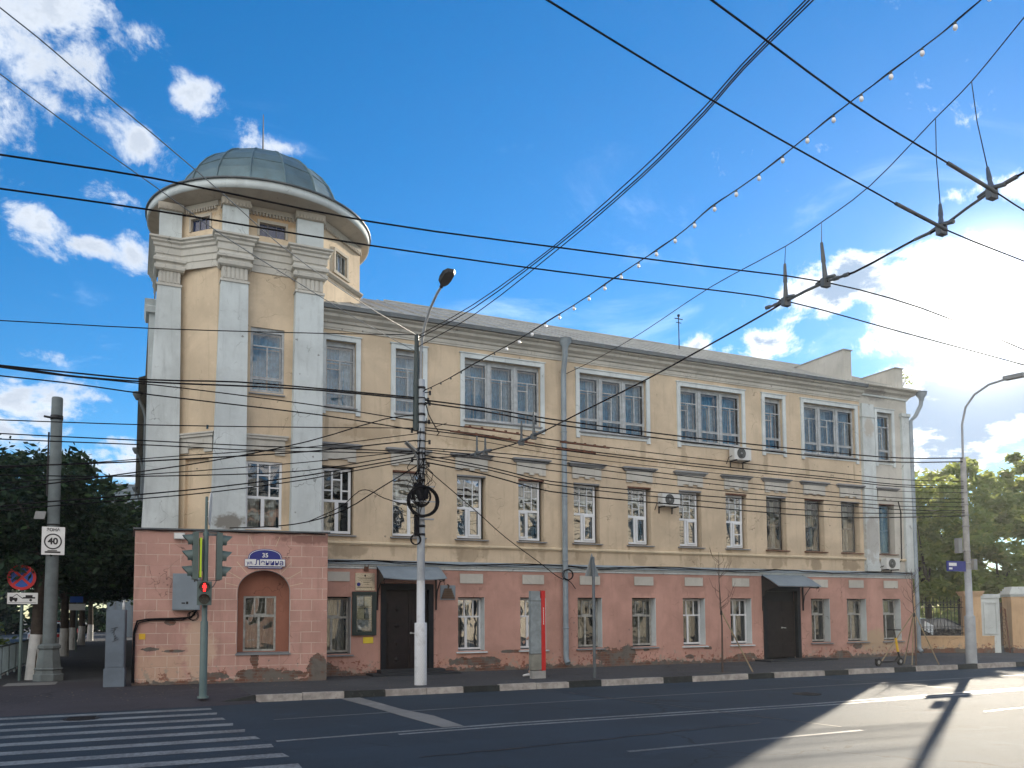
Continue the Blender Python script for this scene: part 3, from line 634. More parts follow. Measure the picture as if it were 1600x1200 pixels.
# --- mouldings
mb = MB()
mb.sweep([(-.6, 0), (XR, 0)], [(0, 3.70), (.025, 3.70), (.04, 3.73), (.07, 3.74), (.07, 3.78), (0, 3.81)]); mb.build('string_course', 'cream_light', BLD)
mb = MB(); mb.sweep([(-.31, 0), (XR + .06, 0)], [(0, 3.05), (.03, 3.06), (.03, 3.10), (.06, 3.13), (.06, 3.17), (0, 3.17)]); mb.build('string_course', 'white_trim', BLD)
mb = MB(); mb.sweep([(-.31, 0), (XR + .1, 0)], [(0, 3.17), (.12, 3.175), (.12, 3.20), (0, 3.30)]); mb.build('ledge', 'pipe_paint', BLD)
mb = MB()
mb.sweep([(-.3, 0), (XE, 0)], [(0, 9.68), (.03, 9.68), (.03, 9.72), (.05, 9.74), (.05, 9.84), (.10, 9.86), (.13, 9.92), (.24, 9.99), (.26, 10.06), (.36, 10.10), (.36, 10.14), (0, 10.14)]); mb.build('cornice', 'end_plaster', BLD)
mb = MB(); mb.sweep([(-.3, 0), (XE + .05, 0)], [(0, 10.142), (.44, 10.142), (.45, 10.25), (.40, 10.27), (.0, 10.45)]); mb.build('roof_edge', 'dark_metal', BLD)
# right end bay: pilasters, taller cornice
mb = MB()
F0.box(mb, 19.90, 20.52, 0, .10, 3.30, 9.62); F0.box(mb, 21.98, XR + .02, 0, .10, 3.30, 9.30)
F0.box(mb, 19.86, 20.56, 0, .14, 3.30, 3.62); F0.box(mb, 19.86, 20.56, 0, .13, 9.10, 9.2); F0.box(mb, 21.93, XR + .05, 0, .15, 9.30, 9.42)
F0.box(mb, 19.86, XR + .03, 0, .06, 9.95, 10.06)
mb.build('pilaster', 'white_plaster', BLD)
mb = MB(); mb.sweep([(XE, 0), (XR + .02, 0), (XR + .02, 1.5)], [(0, 10.0), (.05, 10.0), (.10, 10.08), (.22, 10.14), (.26, 10.22), (.38, 10.26), (.38, 10.34), (0, 10.40)]); mb.build('cornice', 'end_plaster', BLD)
# --- roof with standing seams
mb = MB(); sl = .45; y0, z0 = -.41, 10.27
def rz(y): return z0 + (y - y0) * sl
ri = 5.0; zr = rz(ri)
mb.add([(1.2, y0, z0), (XR + .3, y0, z0), (XR + .3, ri, zr), (2.9, ri, zr), (1.6, 3.9, rz(3.9))], [(0, 1, 2, 3, 4)])
mb.add([(-.3, y0, z0), (1.2, y0, z0), (1.6, 3.9, rz(3.9)), (-.3, 2.9, rz(2.9))], [(0, 1, 2, 3)])
mb.add([(-.3, 2.9, rz(2.9)), (1.6, 3.9, rz(3.9)), (2.9, ri, zr), (XR + .3, ri, zr), (XR + .3, 10.4, z0), (-4.6, 10.4, z0), (-4.6, 3, 10.4)], [(0, 1, 2, 3, 4, 5, 6)])
x = .1
while x < XR + .2:
    yt = ri if x > 2.9 else 2.9 + (x + .3) * .53 if x < 1.6 else 3.9 + (x - 1.6) * .85
    j = random.uniform(-.01, .01)
    mb.add([(x + j - .012, y0, z0), (x + j + .012, y0, z0), (x + .012, yt, rz(yt)), (x - .012, yt, rz(yt)), (x + j - .008, y0, z0 + .035), (x + j + .008, y0, z0 + .035), (x + .008, yt, rz(yt) + .035), (x - .008, yt, rz(yt) + .035)],
           [(0, 1, 5, 4), (4, 5, 6, 7), (1, 2, 6, 5), (0, 4, 7, 3)])
    x += .62
for k in range(70):
    xx = .1 + .62 * random.randint(3, 35); yy = random.uniform(.2, 4.6)
    if xx < XR - .6: mb.add([(xx + .014, yy - .008, rz(yy - .008) + .004), (xx + .606, yy - .008, rz(yy - .008) + .004), (xx + .606, yy + .008, rz(yy) + .014), (xx + .014, yy + .008, rz(yy) + .014)], [(0, 1, 2, 3)])
mb.tube([(2.9, ri, zr + .02), (XR + .3, ri, zr + .02)], .035, 6)
mb.build('roof', 'metal_roof', BLD)
for (xa, xb, zt, ye) in ((19.12, 19.52, 11.58, 3.2), (21.80, 22.20, 11.20, 2.6)):
    mb = MB(); mb.add([(xa, -.02, 10.25), (xb, -.02, 10.25), (xb, ye, 10.25), (xa, ye, 10.25), (xa, -.02, zt), (xb, -.02, zt), (xb, ye, zt), (xa, ye, zt)], [(0, 1, 5, 4), (1, 2, 6, 5), (2, 3, 7, 6), (3, 0, 4, 7), (4, 5, 6, 7)])
    o = mb.build('parapet_wall', 'end_plaster', BLD)
    mb = MB(); mb.box(xa - .04, xb + .04, -.07, ye + .02, zt, zt + .03); mb.build('parapet_cap', 'metal_roof', o)
# --- downpipes
def downpipe(pts, head, r=.085, mat='pipe_paint'):
    mb = MB(); mb.tube(pts, r, 12)
    hx, hy, hz = head; mb.lathe((hx, hy, hz), [(.09, -.22), (.10, -.12), (.20, .02), (.20, .12), (.22, .13)], 14)
    for z in (1.35, 3.4, 5.4, 7.4):
        if z < pts[1][2] + 20: mb.lathe((pts[-3][0], pts[-3][1], z), [(r, -.02), (r + .014, -.015), (r + .014, .015), (r, .02)], 12)
    return mb.build('downpipe', mat, BLD)
downpipe([(7.13, -.40, 9.92), (7.14, -.38, 9.72), (7.20, -.17, 9.35), (7.20, -.15, 9.0), (7.20, -.15, .55), (7.20, -.15, .40), (7.20, -.27, .28)], (7.13, -.40, 10.12))
downpipe([(22.75, -.38, 10.0), (22.72, -.36, 9.75), (22.62, -.18, 9.35), (22.42, -.12, 9.15), (22.42, -.12, .55), (22.42, -.12, .40), (22.42, -.24, .28)], (22.75, -.38, 10.14), .075)
# wall-mounted cables along the ledge
def cab(pts, r=.016, name='wall_cable', mat='cable', par=BLD):
    mb = MB(); mb.tube(pts, r, 6); return mb.build(name, mat, par)
pts = []
x = -.28
while x < 22.3: pts.append((x, -.13, 3.24 + .035 * math.sin(x * 1.3) + random.uniform(-.012, .012))); x += .45
cab(pts, .018); cab([(p[0] + .1, p[1] + .02, p[2] - .03 + .03 * math.sin(p[0] * 2.1)) for p in pts if p[0] < 16], .013)
def ring(cx, cy, cz, r, ax=(1, 0, 0), az_=(0, 0, 1), n=20, tr=.009, name='cable_loop', mat='cable', par=None, turns=1, jit=.02):
    mb = MB()
    for k in range(turns):
        jj = [random.uniform(-jit, jit) for _ in range(4)]
        mb.tube([(cx + ax[0] * (r + jj[0]) * math.cos(t) + jj[1], cy + ax[1] * r * math.cos(t) + jj[2], cz + (r + jj[3]) * math.sin(t)) for t in [6.2832 * i / n for i in range(n + 1)]], tr, 6)
    return mb.build(name, mat, par)
ring(7.22, -.26, 2.97, .16, tr=.012, turns=3, par=BLD)

# --- doors
def door(x0, x1, zt, leafs, split):
    mb = MB(); F0.box(mb, x0, x0 + .14, -.12, .05, .2, zt); F0.box(mb, x1 - .14, x1, -.12, .05, .2, zt); F0.box(mb, x0 + .14, x1 - .14, -.12, .05, zt - .16, zt)
    F0.box(mb, x0 + .14, x1 - .14, -.16, -.13, zt - .5, zt - .16)
    dr = mb.build('door', 'door_trim', BLD)
    X0, X1 = x0 + .14, x1 - .14; xs = X0 + (X1 - X0) * split
    for a, b in ((X0, xs), (xs, X1)):
        mb = MB(); F0.box(mb, a + .004, b - .004, -.17, -.12, .24, zt - (.16 if leafs else .5))
        for q in range(4):
            h = (zt - .75) / 4; za = .34 + q * h
            F0.box(mb, a + .09, b - .09, -.12, -.10, za, za + h - .1); F0.box(mb, a + .13, b - .13, -.10, -.085, za + .05, za + h - .15)
            if leafs and b - a > .5:
                c = Vector(F0.p((a + b) / 2, -.085, za + h / 2 - .05)); s_ = .09
                mb.add([c + Vector((-s_, 0, 0)), c + Vector((0, 0, -s_)), c + Vector((s_, 0, 0)), c + Vector((0, 0, s_)), c + Vector((0, -.03, 0))], [(0, 1, 4), (1, 2, 4), (2, 3, 4), (3, 0, 4)])
        mb.build('door_leaf', 'door_wood', dr)
    mb = MB(); mb.tube([F0.p(xs + .07, -.11, 1.26), F0.p(xs + .07, -.05, 1.26), F0.p(xs + .20, -.05, 1.25)], .016, 8); mb.disc(F0.p(xs + .07, -.11, 1.26), (0, 1, 0), .03, .01, 12)
    mb.build('door_handle', 'ac_white', dr); return dr
door(1.45, 2.99, 2.64, True, .56); d2 = door(15.0, 16.66, 2.68, False, .52)
def awning(x0, x1, z, proj, drop, bend):
    mb = MB(); n = 12; vs = []
    for i in range(n + 1):
        t = i / n; x = x0 + (x1 - x0) * t; sag = bend * math.sin(math.pi * t)
        vs += [(x, -.02, z), (x, -proj * .5, z - drop * .42), (x, -proj, z - drop - sag), (x, -proj, z - drop - sag - .03)]
    mb.add(vs, [(i * 4 + j, i * 4 + 4 + j, i * 4 + 5 + j, i * 4 + 1 + j) for i in range(n) for j in range(3)])
    aw = mb.build('awning', 'grey_box', BLD)
    mb = MB()
    for x in (x0 + .05, x1 - .05):
        mb.box(x - .02, x + .02, -.05, -.01, z - 1.25, z); mb.tube([(x, -.03, z - .03), (x, -proj + .05, z - drop - .05)], .018, 6)
        mb.tube([(x, -.03, z - 1.1), (x, -.12, z - .72), (x, -.38, z - .45), (x, -proj + .08, z - drop - .07)], .016, 6)
        pts = [(x, -.33 + .10 * math.cos(a) * (1 - a / 14), z - .36 + .10 * math.sin(a) * (1 - a / 14)) for a in [k * .5 for k in range(18)]]; mb.tube(pts, .009, 5)
        mb.tube([(x, -proj + .1 + .06 * math.cos(a), z - drop - .13 + .06 * math.sin(a)) for a in [k * .5 for k in range(10)]], .008, 5)
    mb.tube([(x0 + .05, -proj + .05, z - drop - .05), (x1 - .05, -proj + .05, z - drop - .05)], .014, 6)
    mb.build('awning_bracket', 'iron', aw)
    mb = MB(); mb.add([(x0 + .04, -.04, z - .02), (x0 + .04, -proj + .06, z - drop - .05), (x0 + .04, -.2, z - .55), (x0 + .04, -.04, z - .8)], [(0, 1, 2, 3)]); mb.build('awning_cheek', 'iron', aw)
awning(1.30, 3.12, 3.16, .80, .36, .05); awning(14.93, 16.85, 3.10, .85, .40, .0)
for nm, (a, b, c) in {'door_step': (1.05, 3.55, 2), 'door_steps': (14.6, 17.6, 1)}.items():
    mb = MB(); mb.box(a, b, -.78, .02, .10, .185)
    if c > 1: mb.box(a + .3, b - .35, -.45, .02, .185, .27)
    mb.build('door_step', 'stone_step', BLD)

# ================================================================ corner block (pink, rusticated) carrying the tower
B0 = Vector((-4.81, -.70)); A0 = Vector((-.31, -1.30)); FB = Fr(B0, A0 - B0); LB = (A0 - B0).length
ax0, ax1, asp = 2.36, 3.62, 2.38; ar = (ax1 - ax0) / 2; acx = (ax0 + ax1) / 2; ah = 2.91 - asp; zt = 3.87
mb = MB()
def bw(x0, x1, za, zb): mb.add([FB.p(x0, 0, za), FB.p(x1, 0, za), FB.p(x1, 0, zb), FB.p(x0, 0, zb)], [(0, 1, 2, 3)])
bw(0, ax0, -.02, zt); bw(ax1, LB, -.02, zt); bw(ax0, ax1, -.02, .84)
n = 24; arc = [(acx - ar * math.cos(math.pi * i / n), asp + ah * math.sin(math.pi * i / n)) for i in range(n + 1)]
for (xa, za), (xb, zb) in zip(arc, arc[1:]): mb.add([FB.p(xa, 0, za), FB.p(xb, 0, zb), FB.p(xb, 0, zt), FB.p(xa, 0, zt)], [(0, 1, 2, 3)])
# side returns
P = lambda v, z: (v.x, v.y, z)
mb.add([(A0.x, A0.y, -.02), (A0.x, .05, -.02), (A0.x, .05, zt), (A0.x, A0.y, zt)], [(0, 1, 2, 3)])
mb.add([(B0.x, B0.y, -.02), (B0.x, 1.4, -.02), (B0.x, 1.4, zt), (B0.x, B0.y, zt)], [(0, 1, 2, 3)])
mb.build('corner_block_wall', 'pink_block', BLD)
mb = MB()
for (xa, za), (xb, zb) in zip(arc, arc[1:]): mb.add([FB.p(xa, 0, za), FB.p(xb, 0, zb), FB.p(xb, -.36, zb), FB.p(xa, -.36, za)], [(0, 1, 2, 3)], True)
for xx in (ax0, ax1): mb.add([FB.p(xx, 0, .84), FB.p(xx, 0, asp), FB.p(xx, -.36, asp), FB.p(xx, -.36, .84)], [(0, 1, 2, 3)])
mb.build('arch_reveal', 'white_plaster', BLD)
mb = MB(); mb.add([FB.p(ax0, 0, .84), FB.p(ax1, 0, .84), FB.p(ax1, -.36, .86), FB.p(ax0, -.36, .86)], [(0, 1, 2, 3)]); FB.box(mb, ax0 - .03, ax1 + .03, -.02, .04, .80, .845); mb.build('arch_sill', 'grey_trim', BLD)
nx0, nx1, nz0, nz1 = 2.50, 3.29, .88, 2.27
mb = MB()
FB2 = Fr(FB.p(0, -.36, 0), FB.u); FB2.wall(mb, ax0, ax1, .84, 2.95, [(nx0, nx1, nz0, nz1, .1)]); mb.build('niche_wall', 'niche', BLD)
mb = MB(); bars(FB2, mb, nx0, nx1, nz0, nz1, -.07, ST_GO, fw=.05); wo = mb.build('window', 'old_wood', BLD); pane(FB2, wo, nx0, nx1, nz0, nz1, -.05)
curtain(FB2, wo, nx0 + .03, nx1 - .03, nz0, nz1, -.22, 'curtain_grey', folds=9)
mb = MB(); FB2.box(mb, ax0 - .3, ax1 + .3, -.75, -.7, .4, 3.2); mb.build('dark_room_backing', 'room', BLD)
# light joint lines radiating over the arch
mb = MB()
for k in range(9):
    a = math.pi * (.08 + .84 * k / 8)
    x1_, z1_ = acx - (ar + .02) * math.cos(a), asp + (ah + .02) * math.sin(a); L = .42 if k not in (0, 8) else .32
    if 2.5 < k < 5.5: L = .0
    if L == 0: x1_, z1_ = acx - (ar) * math.cos(a) * 1.3, 3.5; L = .3
    dx, dz = -math.cos(a), math.sin(a) * .9; px_, pz_ = -dz, dx
    w_ = .006
    mb.add([FB.p(x1_ + px_ * w_, .003, z1_ + pz_ * w_), FB.p(x1_ - px_ * w_, .003, z1_ - pz_ * w_), FB.p(x1_ + dx * L - px_ * w_, .003, z1_ + dz * L - pz_ * w_), FB.p(x1_ + dx * L + px_ * w_, .003, z1_ + dz * L + pz_ * w_)], [(0, 1, 2, 3)])
mb.build('arch_joint', 'cream_light', BLD)
# lid of the block
V = [(-.3, -.2), (-3.0, -.2), (-3.85, .65), (-4.42, .65)]
mb = MB(); pl = [(B0.x - .05, B0.y - .06), (A0.x + .05, A0.y - .06), (A0.x + .05, .1), (-3, .6), (-3.6, 1.5), (B0.x - .05, 1.5)]
mb.prism([(x, y, zt) for x, y in pl], (0, 0, .035)); mb.build('block_coping', 'dark_metal', BLD)
cab([FB.p(t * .3 - .02, .05, zt - .02 + .015 * math.sin(t * 2)) for t in range(16)], .014)

# ---------------------------------------------------------------- tower
zb = zt + .03; ZD = 12.66
FT = Fr((0, -.2), (1, 0)); FA = Fr((-3.85, .65), (.85, -.85)); LA = math.hypot(.85, .85)
T3 = (-2.16, -1.29, 7.66, 9.40); T2 = (-2.23, -1.30, 4.02, 5.82); TD = (-1.98, -1.30, 11.90, 12.26)
mb = MB(); FT.wall(mb, -3.0, -.3, zb, 11.0, [T3 + (.14,), T2 + (.16,)])
FA.wall(mb, 0, LA, zb, 11.0, [(.26, LA - .18, zb + .02, 5.85, .1)])
mb.add([FA.p(.26, -.1, zb), FA.p(LA - .18, -.1, zb), FA.p(LA - .18, -.1, 5.85), FA.p(.26, -.1, 5.85)], [(0, 1, 2, 3)])
mb.add([(-.3, -.2, zb), (-.3, .1, zb), (-.3, .1, 10.6), (-.3, -.2, 10.6)], [(0, 1, 2, 3)])
mb.add([(-3.85, .65, zb), (-4.42, .65, zb), (-4.42, .65, 11), (-3.85, .65, 11)], [(0, 1, 2, 3)])
mb.build('tower_wall', 'cream_tower', BLD)
# drum
DR = [(-.3, -.2), (1.09, 1.19), (1.09, 2.9), (-.35, 4.35), (-3.0, 4.35), (-4.36, 3.0), (-4.36, .65), (-3.85, .65), (-3.0, -.2)]
FC = Fr((-.3, -.2), (1, 1)); LC = 1.39 * math.sqrt(2)
mb = MB(); FT.wall(mb, -3.0, -.3, 11.0, ZD, [TD + (.12,)])
wA = (.30, .92, 11.94, 12.28); FA.wall(mb, 0, LA, 11.0, ZD, [wA + (.1,)])
wC = (.62, 1.22, 11.50, 12.05); FC.wall(mb, 0, LC, 10.2, ZD, [wC + (.12,)])
for a, b in zip(DR[1:], DR[2:]):
    if a == (-3.85, .65): continue
    mb.add([(a[0], a[1], 10.2), (b[0], b[1], 10.2), (b[0], b[1], ZD), (a[0], a[1], ZD)], [(0, 1, 2, 3)])
mb.build('drum_wall', 'cream_tower', BLD)
mb = MB(); mb.box(-3.2, -.6, 1.5, 1.55, 3.9, 12.6); mb.box(-3.2, -.6, -.05, 1.5, 6.6, 6.7); mb.build('dark_room_backing', 'room_blue', BLD)
def simple_win(fr, x0, x1, z0, z1, rd, lst, fm, pm_, cur=None, sl_=True, fw=.045, off=0.):
    mb = MB(); bars(fr, mb, x0, x1, z0, z1, -rd, lst, fw=fw); wo = mb.build('window', fm, BLD); pane(fr, wo, x0, x1, z0, z1, -rd + .02, pm_)
    if cur: curtain(fr, wo, x0 + .03, x1 - .03, z0, z1, -rd - .15, cur, folds=6)
    if sl_: sill(fr, wo, x0 - .05, x1 + .05, z0 - .04, -rd, .07)
    return wo
mb = MB(); wood3(FT, mb, T3[0], T3[1], T3[2] + .02, T3[3] - .06, -.10, False); FT.box(mb, T3[0], T3[1], -.12, -.05, T3[3] - .06, T3[3] - .002)
wo = mb.build('window', 'grey_wood', BLD); pane(FT, wo, T3[0], T3[1], T3[2], T3[3], -.08, 'glass_up'); curtain(FT, wo, T3[0] + .06, T3[1] - .06, T3[2], T3[3], -.32, 'curtain_blue', folds=5); sill(FT, wo, T3[0] - .03, T3[1] + .03, T3[2] - .04, -.1, .07)
wo = simple_win(FT, T2[0], T2[1], T2[2], T2[3], .1, [('h', .47, 0, 1, .07), ('v', .34, .47, 1, .04), ('v', .66, .47, 1, .04), ('h', .62, 0, .34, .035), ('h', .80, .34, .66, .035), ('h', .62, .66, 1, .035), ('v', .48, 0, .47, .09)], 'white_pvc', 'glass', None, True, .065)
curtain(FT, wo, T2[0] + .06, T2[0] + .38, T2[2], T2[2] + .85, -.28, 'curtain_white', folds=3); curtain(FT, wo, T2[0] + .5, T2[1] - .1, T2[2], T2[2] + .85, -.28, 'curtain_white', folds=3)
simple_win(FT, TD[0], TD[1], TD[2], TD[3], .1, [('v', .33, 0, 1, .02), ('v', .66, 0, 1, .02)], 'dark_wood_frame', 'drum_glass', None, False, .02)
simple_win(FA, wA[0], wA[1], wA[2], wA[3], .08, [('v', .38, 0, 1, .02), ('v', .7, 0, 1, .02)], 'dark_wood_frame', 'drum_glass', None, False, .02)
simple_win(FC, wC[0], wC[1], wC[2], wC[3], .08, [('v', .33, 0, 1, .03), ('v', .66, 0, 1, .03)], 'old_wood', 'glass', 'curtain_pale', False, .035)
for fr, q, e in ((FT, TD, .06), (FA, wA, .05), (FC, wC, .07)):
    a, b, c, d_ = q[:4]; mb = MB()
    fr.box(mb, a - e, a, -.005, .035, c - (e if fr is FC else 0), d_); fr.box(mb, b, b + e, -.005, .035, c - (e if fr is FC else 0), d_); fr.box(mb, a - e, b + e, -.005, .036, d_, d_ + .08)
    if fr is FC: fr.box(mb, a - e - .05, b + e + .05, -.005, .06, c - .12, c - .05)
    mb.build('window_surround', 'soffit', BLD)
# blind window heads on the tower, second floor
for fr, a, b in ((FT, T2[0] - .05, T2[1] + .06), (FA, .12, LA - .05)):
    mb = MB(); fr.box(mb, a, b, -.001, .05, 6.12, 6.40); fr.box(mb, a, a + .26, -.001, .049, 6.0, 6.12); fr.box(mb, b - .26, b, -.001, .049, 6.0, 6.12)
    fr.box(mb, a + .28, b - .28, .049, .065, 6.2, 6.34)
    fr.box(mb, a - .05, b + .05, -.001, .10, 6.40, 6.47); fr.box(mb, a - .08, b + .08, -.001, .13, 6.47, 6.51)
    mb.build('window_hood', 'end_plaster', BLD)
# pilasters with battered shafts, fluted necks and block capitals
PIL = [(-4.67, -3.80, -4.44, -3.86, .40, .46, 1.0), (-3.09, -2.25, -2.95, -2.27, -.52, -.48, -.2), (-1.11, -.32, -1.05, -.31, -.52, -.48, -.2)]
for i, (xa, xb, xc, xd, yf0, yf1, yb) in enumerate(PIL):
    mb = MB(); zn = 10.44
    mb.add([(xa, yf0, zb), (xb, yf0, zb), (xb, yb, zb), (xa, yb + (1.2 if i == 0 else 0), zb), (xc, yf1, zn), (xd, yf1, zn), (xd, yb, zn), (xc, yb + (1.2 if i == 0 else 0), zn)],
           [(0, 1, 5, 4), (1, 2, 6, 5), (3, 0, 4, 7), (4, 5, 6, 7)])
    pil = mb.build('pilaster', 'white_plaster', BLD)
    mb = MB(); mb.box(xc - .025, xd + .025, yf1 - .03, yb, zn - .03, zn + .03); mb.box(xc + .02, xd - .02, yf1 + .0, yb, zn, 10.82)
    nf = 6; fw = (xd - xc - .04) / nf
    for k in range(nf): mb.box(xc + .02 + k * fw + .02, xc + .02 + (k + 1) * fw - .015, yf1 - .022, yf1 + .0, zn + .06, 10.80)
    mb.sweep([(xc + .02, yb), (xc + .02, yf1), (xd - .02, yf1), (xd - .02, yb)], [(0, 10.80), (.05, 10.80), (.10, 10.84), (.11, 10.92), (.06, 10.96), (.06, 11.0), (.13, 11.03), (.13, 11.10), (.08, 11.16), (0, 11.2)])
    mb.build('capital', 'end_plaster', pil)
    mb = MB(); mb.box(xc + .02, xd - .01, yf1 + .05, yb + .05, 11.66, 12.46); mb.build('drum_pilaster', 'white_plaster', pil)
    mb = MB(); mb.box(xc - .02, xd + .03, yf1 + .0, yb + .05, 12.46, ZD)
    k = xc
    while k < xd: mb.box(k, k + .05, yf1 - .04, yf1, 12.47, 12.56); k += .085
    mb.build('dentil', 'soffit', pil)
# secondary pilaster on the side-street face (seen edge-on)
mb = MB(); mb.box(-4.60, -4.36, 1.9, 2.6, zb, 10.1); mb.sweep([(-4.4, 2.7), (-4.60, 2.7), (-4.60, 1.85), (-4.4, 1.85)][::-1], [(0, 10.1), (.08, 10.1), (.12, 10.25), (.05, 10.3), (.12, 10.45), (0, 10.5)], side=-1)
mb.build('pilaster', 'white_plaster', BLD)
# entablature round tower and pilasters
path = [(-.31, .2), (-.31, -.46), (-1.07, -.46), (-1.07, -.2), (-2.26, -.2), (-2.26, -.46), (-2.96, -.46), (-2.96, -.2), (-3.0, -.2), (-3.84, .47), (-4.44, .47), (-4.44, 3.0)]
prof = [(0, 10.88), (.03, 10.88), (.03, 11.06), (.05, 11.07), (.05, 11.22), (.08, 11.24), (.08, 11.40), (.12, 11.43), (.12, 11.50), (.17, 11.54), (.17, 11.58), (.22, 11.61), (.22, 11.655), (0, 11.70)]
mb = MB(); mb.sweep(path, prof, side=-1); mb.build('entablature', 'end_plaster', BLD)
mb = MB(); mb.sweep([(-.3, -.2), (1.09, 1.19), (1.09, 2.9)], [(0, 11.16), (.05, 11.18), (.10, 11.24), (.10, 11.28), (0, 11.32)]); mb.build('drum_ledge', 'soffit', BLD)
# dentil band of the drum
for fr, L0, L1 in ((FT, -2.27, -1.08), (FA, .05, LA), (FC, .0, LC)):
    mb = MB(); fr.box(mb, L0, L1, -.001, .05, 12.52, ZD - .002); k = L0 + .02
    while k < L1 - .04: fr.box(mb, k, k + .045, .0, .075, 12.43, 12.52); k += .085
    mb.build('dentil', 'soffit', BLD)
# round eaves: soffit, fascia, rim
TC = (-1.62, 2.0, 0)
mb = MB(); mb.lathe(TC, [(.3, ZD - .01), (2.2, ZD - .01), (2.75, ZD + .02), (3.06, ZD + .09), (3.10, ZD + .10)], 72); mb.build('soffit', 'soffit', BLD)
mb = MB(); mb.lathe(TC, [(3.06, 12.75), (3.10, 12.75), (3.10, 12.98), (3.03, 13.0)], 72); mb.build('fascia', 'white_trim', BLD)
mb = MB(); mb.lathe(TC, [(3.10, 12.975), (3.15, 12.975), (3.15, 13.02), (2.35, 13.26), (2.2, 13.30)], 72); mb.build('eaves_roof', 'dark_metal', BLD)
# dome, sixteen gores with standing ribs
NG = 16; prof = []
for i in range(10):
    a = math.pi / 2 * i / 9; prof.append((2.36 * math.cos(a) ** .86 if i < 9 else .02, 13.15 + 1.92 * math.sin(a)))
mb = MB(); mb.lathe(TC, prof, NG, False, a0=.12)
dome = mb.build('dome', 'dome_metal', BLD)
mb = MB()
for j in range(NG):
    a = .12 + 2 * math.pi * j / NG; mb.tube([(TC[0] + (r + .01) * math.cos(a), TC[1] + (r + .01) * math.sin(a), z + .01) for r, z in prof], .024, 6)
for r, z in (prof[3], prof[6]): mb.tube([(TC[0] + (r + .004) * math.cos(.12 + 2 * math.pi * j / NG), TC[1] + (r + .004) * math.sin(.12 + 2 * math.pi * j / NG), z) for j in range(NG + 1)], .016, 5)
mb.lathe((TC[0], TC[1], 15.05), [(.5, .0), (.45, .04), (.0, .07)], 16)
mb.build('dome_seam', 'dome_metal', dome)
mb = MB(); mb.tube([(-1.63, 2, 15.0), (-1.64, 2, 16.6)], [.03, .012], 6); mb.build('lightning_rod', 'iron', BLD)
# side-street wall: seen edge-on from the crossing
FS = Fr((-4.40, 42), (0, -1)); mb = MB(); FS.wall(mb, 0, 40.6, -.02, 10.3, [(1.2 + k * 2.6, 2.1 + k * 2.6, z, z + 1.7, .2) for k in range(14) for z in (.8, 4.0, 7.6)]); mb.build('side_wall', 'cream_tower', BLD)
for k in range(14):
    for z in (.8, 4.0, 7.6): simple_win(FS, 1.2 + k * 2.6, 2.1 + k * 2.6, z, z + 1.7, .15, ST_GO, 'old_wood', 'glass')
mb = MB(); mb.sweep([(-4.4, 42), (-4.4, 9.5)], [(0, 9.9), (.1, 9.95), (.3, 10.1), (.34, 10.3), (0, 10.45)], side=-1); mb.build('cornice', 'white_plaster', BLD)
mb = MB()
mb.sweep([(-4.4, 42), (-4.4, 1.9)], [(0, 6.4), (.14, 6.44), (.14, 6.5), (0, 6.56)], side=-1); mb.build('string_course', 'white_trim', BLD)
mb = MB(); mb.add([(-4.80, 9.5, 10.30), (-4.80, 42, 10.30), (1, 42, 12.6), (1, 9.5, 12.6)], [(0, 1, 2, 3)]); mb.box(-4.81, -4.76, 9.5, 42, 10.22, 10.31); mb.build('roof', 'dark_metal', BLD)
mb = MB(); mb.box(-3.6, -3.5, 2.5, 42, 0, 10.3); mb.build('dark_room_backing', 'room', BLD)
for y, z in ((11.5, 10.1), (23, 10.1), (37, 10.1)):
    mb = MB(); mb.tube([(-4.82, y, z), (-4.6, y, z - .5), (-4.52, y, z - .8), (-4.52, y, .3)], .07, 8); mb.lathe((-4.82, y, z), [(.07, -.15), (.18, .05), (.18, .15)], 10); mb.build('downpipe', 'dark_metal', BLD)

